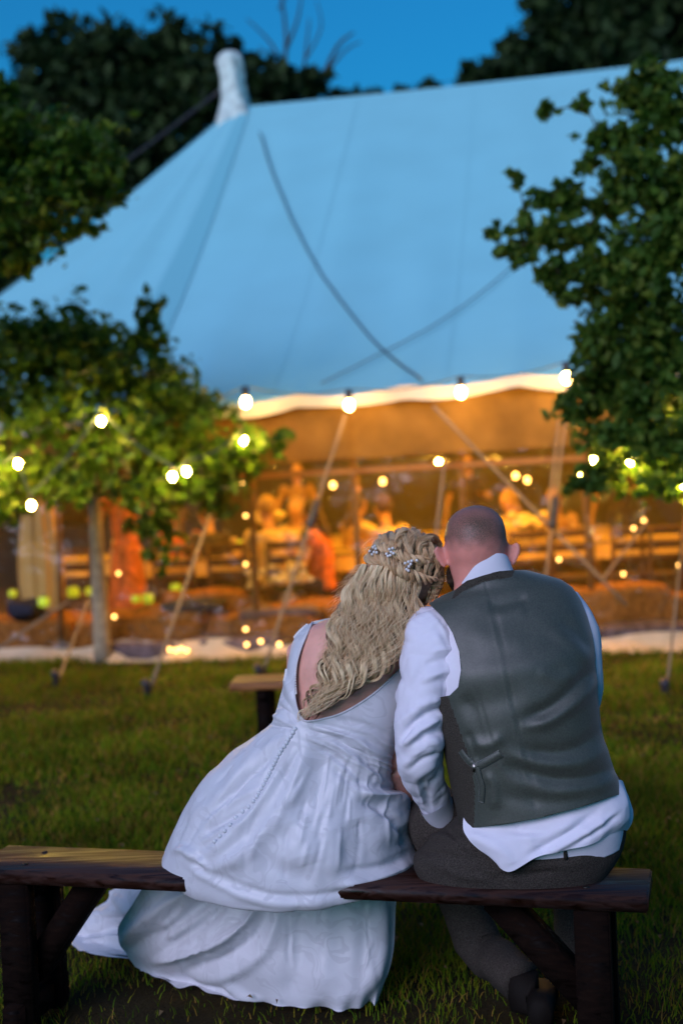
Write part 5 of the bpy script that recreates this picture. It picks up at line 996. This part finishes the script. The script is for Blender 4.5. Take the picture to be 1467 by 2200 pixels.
# ears seen from behind: an upright curved shell standing off the head
def ear(px0, py0, px1, py1, out, Y):
    a, b = P(px0, py0, Y), P(px1, py1, Y); up = a - b; h = np.linalg.norm(up); up /= h; o = np.array([out, -.22, 0]); o -= up * (o @ up); o /= np.linalg.norm(o); f = np.cross(up, o) * out; pr = []
    m = (a + b) / 2; ring = [m + up * h * .5 * math.cos(t) * (1 if math.cos(t) > 0 else .95) + o * (.012 + .013 * math.sin(t) ** 1.0 * (1 + .45 * math.cos(t)) + .002) for t in np.linspace(.05, math.pi - .15, 16)]
    pr.append(tube(ring, np.r_[np.linspace(.0035, .0052, 8), np.linspace(.0052, .0065, 8)], 8))
    V = []; nn = 14
    for i, t in enumerate(np.linspace(.15, math.pi - .2, nn)):
        e_ = m + up * h * .47 * math.cos(t) + o * (.012 + .012 * math.sin(t) * (1 + .45 * math.cos(t))); i_ = m + up * h * .33 * math.cos(t) - o * .012 + np.array([0, .018, 0])
        for th_ in (-.003, .003): V += [e_ + np.array([0, th_, 0]), (e_ + i_) / 2 + np.array([0, th_ - .004, 0]), i_ + np.array([0, th_ * 1.6, 0])]
    Fs = []
    for i in range(nn - 1):
        a0, b0 = i * 6, (i + 1) * 6
        for j in range(2): Fs += [(a0 + j, a0 + j + 1, b0 + j + 1, b0 + j), (a0 + 3 + j + 1, a0 + 3 + j, b0 + 3 + j, b0 + 3 + j + 1)]
        Fs += [(a0, b0, b0 + 3, a0 + 3), (a0 + 2, a0 + 5, b0 + 5, b0 + 2)]
    e0 = (nn - 1) * 6; Fs += [(0, 3, 4, 1), (1, 4, 5, 2), (e0, e0 + 1, e0 + 4, e0 + 3), (e0 + 1, e0 + 2, e0 + 5, e0 + 4)]
    pr.append((np.array(V), Fs)); return pr
mb_parts += ear(952, 1168, 968, 1214, -1, 3.40) + ear(1093, 1163, 1086, 1212, 1, 3.40)
shl, ell, wrl = P(925, 1365, 3.36), P(900, 1585, 3.31), P(935, 1745, 3.47)
shr, elr, wrr = P(1225, 1330, 3.39), P(1248, 1540, 3.42), P(1130, 1600, 3.75)
for a, b_, r0, r1 in ((shl, ell, .056, .045), (ell, wrl, .045, .030), (shr, elr, .056, .045), (elr, wrr, .045, .030)): mb_parts.append(tube(cr([a, (a + b_) / 2, b_], 7), np.linspace(r0, r1, 7), 12))
mb_parts += hand(wrl, (wrl - ell) * [1, 1, .3], (.3, .2, -1), 1.1, .9, 1) + hand(wrr, wrr - elr, (0, .2, -1), 1.1, .9, -1)
V, Fc = fuse(mb_parts, .0055, 3)
groom = mesh_obj('person', V, Fc, m_skin, base=groom_base); tag(groom, 'man with close-cropped hair in a dark satin-backed waistcoat and white shirt', 'person')
# cropped hair: colour of the scalp follows the hairline
ca = groom.data.color_attributes.new('stubble', 'FLOAT_COLOR', 'POINT'); px, py = proj(V); up_ = np.clip((1186 - py + 7 * vnoise(V * 60)) / 34, 0, 1) * (V[:, 2] > Hc[2] - .05)
side = np.clip(1 - np.abs(px - 1022) / 75, 0, 1); crown = np.exp(-(((px - 1030) / 26) ** 2 + ((py - 1128) / 19) ** 2)); thin = np.exp(-(((px - 1022) / 50) ** 2 + ((py - 1100) / 10) ** 2))
st = np.clip(up_ * (.80 + .20 * crown - .10 * thin), 0, 1) * (np.abs(px - 1022) < 78); ca.data.foreach_set('color', np.stack([st, st, st, np.ones_like(st)], 1).astype(np.float32).ravel())
m_skin_m = m_skin.copy(); m_skin_m.name = 'skin_cropped'; nt = m_skin_m.node_tree; N = nt.nodes; L = nt.links; b = N['Principled BSDF']; src = b.inputs['Base Color'].links[0].from_socket
N['RGB'].outputs[0].default_value = (.78, .30, .24, 1)
va = N.new('ShaderNodeVertexColor'); va.layer_name = 'stubble'; mc = N.new('ShaderNodeMix'); mc.data_type = 'RGBA'; mc.inputs[7].default_value = (.11, .07, .045, 1)
sp = N.new('ShaderNodeTexNoise'); sp.inputs['Scale'].default_value = 420; tcx = N.new('ShaderNodeTexCoord'); L.new(tcx.outputs['Object'], sp.inputs[0]); mm = N.new('ShaderNodeMath'); mm.operation = 'MULTIPLY'; m2_ = N.new('ShaderNodeMapRange'); m2_.inputs[1].default_value = .3; m2_.inputs[2].default_value = .7; m2_.inputs[3].default_value = .75; m2_.inputs[4].default_value = 1.2
L.new(sp.outputs[0], m2_.inputs[0]); L.new(va.outputs[0], mm.inputs[0]); L.new(m2_.outputs[0], mm.inputs[1]); L.new(mm.outputs[0], mc.inputs[0]); L.new(src, mc.inputs[6]); L.new(mc.outputs[2], b.inputs['Base Color']); groom.data.materials[0] = m_skin_m
# beard along the far jaw
bd_ = tube([P(964, 1222, 3.44), P(969, 1245, 3.46), P(985, 1266, 3.50), P(1022, 1272, 3.53), P(1060, 1262, 3.50), P(1080, 1235, 3.46)], [.008, .014, .018, .020, .018, .010], 10); V, Fc = fuse([bd_], .004, 2); V += .002 * fbm(V * 90)[:, None]; mesh_obj('beard', V, Fc, mat('beard_hair', (.05, .03, .02), .8, .2), groom)
# shirt: body, sleeves, collar, tail
ST = [([(905, 1395), (940, 1400), (975, 1412)], 7, -.006), ([(885, 1420), (930, 1440), (980, 1442)], 8, .006)]
sh_ = loft(inset(MT, .013), 150, 160, 2.4)
SLV = [(905, 1308, 985, 1300, 3.39, 3.39, .05, .05, 0), (884, 1322, 990, 1340, 3.375, 3.37, .072, .06, 0), (871, 1352, 992, 1380, 3.36, 3.36, .084, .07, 0), (865, 1395, 990, 1420, 3.345, 3.345, .086, .075, 0), (862, 1440, 982, 1462, 3.33, 3.33, .080, .075, 0), (853, 1492, 964, 1500, 3.32, 3.32, .072, .07, 0), (846, 1545, 956, 1545, 3.31, 3.31, .070, .07, 0), (846, 1600, 956, 1592, 3.31, 3.31, .070, .068, 0), (852, 1648, 950, 1634, 3.33, 3.335, .064, .062, 0), (868, 1690, 956, 1672, 3.37, 3.38, .056, .055, 0), (893, 1728, 964, 1704, 3.42, 3.43, .048, .048, 0), (916, 1762, 962, 1732, 3.46, 3.47, .040, .040, 0), (930, 1772, 962, 1742, 3.475, 3.48, .032, .034, 0)]
V, Fc, _, _ = loft(SLV, 190, 110, 2.1)
SK = [([(985, 1412), (945, 1418), (910, 1430)], 8, -.009), ([(988, 1440), (950, 1445), (900, 1470)], 9, .009), ([(990, 1398), (955, 1396), (925, 1402)], 8, .006), ([(975, 1470), (930, 1462), (895, 1480)], 8, -.006), ([(962, 1500), (920, 1510), (880, 1535), (852, 1560)], 9, .010), ([(960, 1522), (925, 1530), (890, 1552), (856, 1588)], 8, -.012), ([(900, 1440), (880, 1490), (858, 1530)], 9, -.006), ([(958, 1545), (930, 1552), (890, 1580), (855, 1610)], 10, .011), ([(952, 1568), (915, 1580), (880, 1604)], 7, -.010), ([(958, 1592), (925, 1600), (885, 1628), (862, 1650)], 9, .009), ([(950, 1615), (915, 1628), (880, 1652)], 7, -.008), ([(945, 1640), (905, 1660), (885, 1690)], 8, .006), ([(950, 1660), (925, 1690), (915, 1730)], 6, -.006), ([(880, 1320), (868, 1400), (862, 1460)], 14, .004), ([(912, 1350), (905, 1410), (890, 1470)], 14, -.005), ([(935, 1360), (955, 1400), (965, 1440)], 8, .004), ([(940, 1530), (958, 1545), (955, 1560)], 7, .008),
      ([(920, 1316), (945, 1340), (962, 1375), (972, 1415)], 4, .0035), ([(900, 1330), (928, 1322)], 3, -.002), ([(893, 1676), (902, 1705), (912, 1735)], 5, .005), ([(905, 1672), (916, 1705), (926, 1745)], 4, -.006)]
V = sculpt(V, Fc, [(a_, b_ * (1 + .25 * math.sin(i_ * 2.3)), c_ * .8) for i_, (a_, b_, c_) in enumerate(SK)]); V += vnormals(V, Fc) * (.0020 * fbm(V * 13, 3) + crumple(V, 15, .0085))[:, None]
RS = [(1180, 1262, 1240, 1272, 3.41, 3.41, .05, .05, 0), (1186, 1300, 1268, 1316, 3.385, 3.405, .066, .066, 0), (1190, 1360, 1284, 1370, 3.375, 3.40, .07, .07, 0), (1194, 1430, 1293, 1434, 3.375, 3.375, .066, .07, 0), (1200, 1490, 1291, 1494, 3.41, 3.41, .06, .065, 0), (1190, 1545, 1272, 1550, 3.46, 3.46, .055, .06, 0), (1160, 1580, 1240, 1590, 3.55, 3.55, .05, .05, 0), (1120, 1590, 1190, 1610, 3.70, 3.70, .045, .045, 0)]
V3, F3, _, _ = loft(RS, 80, 60, 2.1); V3 += vnormals(V3, F3) * (.003 * fbm(V3 * 13, 3))[:, None]
mb = MB(); mb.add(sh_[0] - vnormals(sh_[0], sh_[1]) * 0, sh_[1]); sb_sh = mb.obj('shirt', m_shirt, groom)
mesh_obj('sleeve', V, Fc, m_shirt, sb_sh); mesh_obj('sleeve', V3, F3, m_shirt, sb_sh)
# cuff opening with its slit
CF = [(905, 1748, 966, 1706, 3.43, 3.445, .046, .046, 0), (918, 1768, 972, 1722, 3.46, 3.47, .043, .043, 0), (931, 1784, 978, 1742, 3.485, 3.49, .040, .040, 0)]
V, Fc, _, _ = loft(CF, 20, 50, 2.1, cap=False); mesh_obj('cuff', V, Fc, m_shirt, sb_sh)
# collar: a folded band standing round the neck
CO = []
for i, (lx, ly, rx, ry, sg, hb) in enumerate(((978, 1268, 1104, 1234, -22, .074), (980, 1258, 1100, 1226, -26, .073), (984, 1246, 1096, 1216, -30, .071), (987, 1238, 1092, 1208, -31, .069), (988, 1236, 1091, 1206, -31, .067), (989, 1240, 1090, 1210, -30, .064), (986, 1256, 1094, 1224, -28, .060))):
    CO.append((lx, ly, rx, ry, 3.41, 3.41, hb, .07, sg))
V, Fc, _, _ = loft(CO, 40, 70, 2.2, cap=False); mesh_obj('collar', V, Fc, m_shirt, sb_sh)
# shirt tail pulled out over the trousers
TG = [[(996, 1745, 3.245), (1060, 1735, 3.208), (1140, 1722, 3.195), (1220, 1704, 3.195), (1290, 1686, 3.205), (1330, 1676, 3.26), (1338, 1684, 3.34)],
      [(994, 1778, 3.235), (1055, 1778, 3.200), (1140, 1765, 3.185), (1225, 1745, 3.182), (1300, 1722, 3.20), (1342, 1706, 3.25), (1352, 1722, 3.34)],
      [(1004, 1800, 3.225), (1065, 1808, 3.192), (1145, 1800, 3.178), (1225, 1782, 3.178), (1300, 1762, 3.195), (1346, 1736, 3.24), (1358, 1748, 3.33)],
      [(1026, 1824, 3.218), (1078, 1838, 3.188), (1150, 1826, 3.178), (1215, 1812, 3.180), (1290, 1790, 3.195), (1342, 1762, 3.24), (1356, 1768, 3.32)],
      [(1062, 1848, 3.210), (1093, 1873, 3.190), (1150, 1843, 3.180), (1195, 1830, 3.184), (1268, 1814, 3.196), (1326, 1786, 3.24), (1346, 1784, 3.31)]]
TG = [[(x, y, Yq + (.032, .024, .013, .006, 0)[i]) for x, y, Yq in r] for i, r in enumerate(TG)]
V, Fc = patch(TG, 70, 130); V = sculpt(V, Fc, [([(1000, 1790), (1080, 1830), (1100, 1860)], 12, .006), ([(1130, 1840), (1200, 1800), (1290, 1740)], 9, -.008), ([(1170, 1836), (1240, 1800), (1320, 1750)], 8, .008), ([(1110, 1800), (1180, 1790), (1250, 1760)], 10, .006), ([(1080, 1780), (1150, 1790), (1200, 1785)], 10, -.006), ([(1230, 1815), (1290, 1780), (1335, 1745)], 7, -.006), ([(1105, 1735), (1112, 1780)], 5, -.004)], 'sheet'); V += vnormals(V, Fc) * (.002 * fbm(V * 14) + crumple(V, 13, .004))[:, None]
mesh_obj('shirt_tail', V, Fc, m_shirt, sb_sh)
# waistcoat
WT = [tuple([r[0] - 7, r[1] - 5, r[2] - 2, r[3] - 4, r[4], r[5], r[6] + .009, r[7] + .008, r[8]]) for r in MT]
V, Fc, th, tt = loft(WT, 260, 260, 2.4)
VS = [([(1050, 1304), (1080, 1298), (1110, 1290), (1135, 1284)], 10, -.008), ([(1060, 1324), (1105, 1316), (1130, 1306)], 12, .004), ([(1000, 1350), (1060, 1380), (1140, 1385)], 22, .004), ([(1200, 1330), (1235, 1355), (1268, 1400)], 10, -.005), ([(1180, 1350), (1225, 1385), (1270, 1430)], 12, .005),
      ([(1276, 1436), (1230, 1480), (1180, 1520), (1120, 1545)], 12, -.012), ([(1278, 1462), (1235, 1510), (1180, 1548), (1130, 1562)], 11, .012), ([(1290, 1565), (1250, 1600), (1190, 1618), (1120, 1612)], 13, -.009), ([(1300, 1610), (1240, 1640), (1160, 1640), (1090, 1618)], 14, .010), ([(1316, 1650), (1250, 1672), (1170, 1668), (1100, 1640)], 12, -.010), ([(1325, 1672), (1260, 1695), (1180, 1700), (1100, 1672)], 14, .008), ([(1290, 1700), (1200, 1720), (1110, 1716), (1060, 1690)], 14, -.004),
      ([(990, 1490), (1020, 1540), (1035, 1600)], 14, -.006), ([(1010, 1600), (1050, 1600), (1080, 1580)], 12, .008), ([(1000, 1570), (1020, 1610), (1026, 1640)], 8, -.006), ([(1040, 1660), (1060, 1690), (1060, 1740)], 10, .007), ([(1080, 1640), (1130, 1680), (1150, 1740)], 12, -.006), ([(960, 1440), (1000, 1450), (1080, 1440), (1180, 1420), (1265, 1395)], 26, .009), ([(970, 1520), (1050, 1510), (1130, 1490)], 24, -.007), ([(1150, 1440), (1200, 1460), (1240, 1440)], 14, .005),
      ([(1022, 1480), (1036, 1530), (1058, 1602)], 2.5, -.0025), ([(985, 1560), (1012, 1640), (1020, 1700), (1018, 1775)], 2.5, -.003), ([(992, 1272), (1040, 1248), (1098, 1240)], 2.2, -.003), ([(1040, 1246), (1062, 1330), (1088, 1440), (1112, 1560), (1140, 1680), (1150, 1755)], 2.2, -.003), ([(1034, 1246), (1056, 1330), (1082, 1440), (1106, 1560), (1134, 1680), (1144, 1755)], 3, .0015)]
V = sculpt(V, Fc, [(a_, b_ * 1.15, c_ * .68) for a_, b_, c_ in VS]); V += vnormals(V, Fc) * (.0022 * fbm(V * 9, 2))[:, None]; VEST = Surf(V, Fc); px, py = proj(V)
OUT = [(978, 1268), (1003, 1248), (1040, 1237), (1070, 1228), (1099, 1226), (1130, 1226), (1170, 1236), (1204, 1246), (1228, 1262), (1246, 1290), (1262, 1330), (1274, 1372), (1280, 1386), (1300, 1392), (1304, 1480), (1312, 1560), (1330, 1620), (1350, 1690), (1336, 1704), (1250, 1733), (1160, 1757), (1090, 1770), (1018, 1778), (976, 1776), (960, 1776), (940, 1700), (915, 1620), (900, 1530), (944, 1498), (966, 1494), (984, 1476), (990, 1440), (986, 1400), (972, 1360), (950, 1325), (922, 1298), (946, 1282)]
sd = poly_sd(px, py, OUT); sd[-2:] = -1; Vw, Fw = clip(V, Fc, sd)
cx_ = np.array([Vw[list(f)].mean(0) for f in Fw]); fx, fy = proj(cx_)
TW = [(900, 1480), (960, 1490), (985, 1560), (1012, 1640), (1020, 1700), (1018, 1800), (900, 1800)]; NB = [(970, 1290), (994, 1272), (1040, 1250), (1098, 1241), (1110, 1215), (1000, 1215)]
back = (cx_[:, 1] - 3.41 > 0); mi = ((poly_sd(fx, fy, TW) > 0) | (poly_sd(fx, fy, NB) > 0) | back).astype(np.int32)
vest = mesh_obj('waistcoat', Vw, Fw, m_vest, groom, mats=[m_tweed], mi=mi); so = vest.modifiers.new('thickness', 'SOLIDIFY'); so.thickness = .003; so.offset = 0
def ribbon(pl, w, off, n=24, name='strap', m=m_vest):
    pts = []; nr = []
    for q in cr(pl, n):
        h, nn = VEST.at(q[0], q[1], off)
        if h is not None: pts.append(h); nr.append(nn)
    pts = np.array(pts); T, _, _ = frames(pts); nr = np.array(nr); S = np.cross(T, nr); S /= np.linalg.norm(S, axis=1)[:, None]; Vv = []
    for p, s_, n_ in zip(pts, S, nr): Vv += [p - s_ * w / 2, p - s_ * w * .42 + n_ * .002, p + s_ * w * .42 + n_ * .002, p + s_ * w / 2, p - n_ * .002]
    Fs = [(i * 5 + j, i * 5 + (j + 1) % 5, i * 5 + 5 + (j + 1) % 5, i * 5 + 5 + j) for i in range(len(pts) - 1) for j in range(5)] + [(0, 1, 2, 3, 4), tuple(len(pts) * 5 - 5 + j for j in (4, 3, 2, 1, 0))]
    return mesh_obj(name, np.array(Vv), Fs, m, vest)
ribbon([(1022, 1648), (1038, 1640), (1056, 1630), (1076, 1618)], .020, .003); ribbon([(1024, 1645), (1030, 1668), (1036, 1690), (1034, 1722)], .016, .004); ribbon([(990, 1612), (1005, 1632), (1022, 1646)], .018, .003)
h, nn = VEST.at(1022, 1648, .003); mesh_obj('buckle', *box(h, (.016, .004, .022), .3, .001), m_metal, vest)
# trousers: hips, thighs, lower legs
HP = [(1000, 1736, 1330, 1672, 3.35, 3.33, .120, .14, 0), (975, 1765, 1340, 1720, 3.36, 3.33, .135, .15, 0), (940, 1795, 1344, 1770, 3.38, 3.34, .146, .16, 0), (905, 1822, 1338, 1812, 3.40, 3.34, .150, .17, 14), (888, 1842, 1322, 1838, 3.42, 3.35, .152, .17, 36), (900, 1858, 1300, 1853, 3.42, 3.35, .140, .16, 50), (950, 1862, 1262, 1860, 3.41, 3.36, .105, .13, 50), (1000, 1862, 1210, 1862, 3.40, 3.37, .06, .1, 30)]
V, Fc, _, _ = loft(HP, 110, 150, 2.3)
V = sculpt(V, Fc, [([(905, 1800), (960, 1800), (1010, 1830)], 8, .008), ([(900, 1825), (960, 1838), (1010, 1850)], 9, -.007), ([(960, 1780), (985, 1810), (1000, 1840)], 7, -.008), ([(975, 1770), (1005, 1800), (1020, 1840)], 6, .006), ([(1060, 1885), (1120, 1880), (1200, 1870)], 8, -.005), ([(1100, 1850), (1180, 1860), (1280, 1840)], 16, .005), ([(1040, 1870), (1070, 1890), (1100, 1902)], 2.5, -.004), ([(1036, 1866), (1072, 1884), (1104, 1896)], 2.5, .003), ([(1225, 1820), (1290, 1806), (1338, 1780)], 3, -.003), ([(920, 1850), (990, 1880), (1060, 1890)], 10, .005)])
parts = [(V, Fc)]; trs = mesh_obj('trousers', V, Fc, m_trs, groom)
def cloth_tube(pts, rad, n=60, ns=40, amp=.006, name='trouser_leg'):
    V, Fc = tube(cr(np.array(pts), n), np.interp(np.linspace(0, 1, n), np.linspace(0, 1, len(rad)), rad), ns, True); V += vnormals(V, Fc) * (amp * fbm(V * np.array([9, 9, 14]), 3))[:, None]; return mesh_obj(name, V, Fc, m_trs, trs)
kl = P(915, 1800, 3.82); kl[2] = .535; tl = P(960, 1800, 3.45); tl[2] = .54; tm = (kl + tl) / 2; cloth_tube([tl, tm, kl], [.095, .085, .072], name='thigh')
kr = P(1250, 1800, 3.82); kr[2] = .535; tr = P(1260, 1800, 3.40); tr[2] = .54; cloth_tube([tr, (kr + tr) / 2, kr], [.095, .085, .072], name='thigh')
al = P(1118, 2108, 3.56); ml = P(1020, 2010, 3.72); lg = cloth_tube([kl + [0, .02, -.02], ml, P(1075, 2070, 3.63), al], [.074, .066, .062, .060], amp=.010)
ar = P(1235, 2120, 3.62); cloth_tube([kr + [0, .02, -.02], (kr + ar) / 2 + [0, .03, 0], ar], [.072, .062, .060])
def shoe(a, d, label=None):
    d = np.array(d, float); d[2] = 0; d /= np.linalg.norm(d); s = np.array([-d[1], d[0], 0]); Vv = []; n = 18
    pf = [(-.075, .026, .070), (-.06, .034, .085), (-.02, .037, .088), (.04, .042, .072), (.10, .049, .056), (.16, .047, .046), (.20, .034, .036), (.215, .012, .02)]
    for x, w, h in pf:
        for j in range(n):
            t = 2 * math.pi * j / n; c_, s__ = math.cos(t), math.sin(t); Vv.append(a + d * x + s * w * np.sign(c_) * abs(c_) ** .7 + np.array([0, 0, max(h * .5 + h * .5 * s__, 0.006)]))
    Fs = [(i * n + j, i * n + (j + 1) % n, (i + 1) * n + (j + 1) % n, (i + 1) * n + j) for i in range(len(pf) - 1) for j in range(n)] + [tuple(range(n - 1, -1, -1)), tuple((len(pf) - 1) * n + j for j in range(n))]
    o = mesh_obj('shoe', np.array(Vv), Fs, m_leather, groom); sole = [(p * [1, 1, 0] + [0, 0, 0]) for p in ()]; return o
mesh_obj('sock', *tube([al + [0, .01, .02], al + [.01, .0, -.06], P(1150, 2150, 3.54)], [.05, .046, .045], 14), m_leather, groom)
fl_ = P(1160, 2150, 3.52); fl_[2] = .004; shoe(fl_, (.15, 1, 0)); fr_ = P(1260, 2150, 3.6); fr_[2] = .004; shoe(fr_, (.25, 1, 0))
# belt loops
for q in ((1212, 1812), (1282, 1786)):
    S = Surf(V, Fc); a, na = S.at(q[0], q[1], .004); b2_, nb_ = S.at(q[0] + 2, q[1] + 34, .004)
    if a is not None and b2_ is not None: mesh_obj('belt_loop', *beam(a, b2_, .010, .004, na, .001), m_trs, trs)
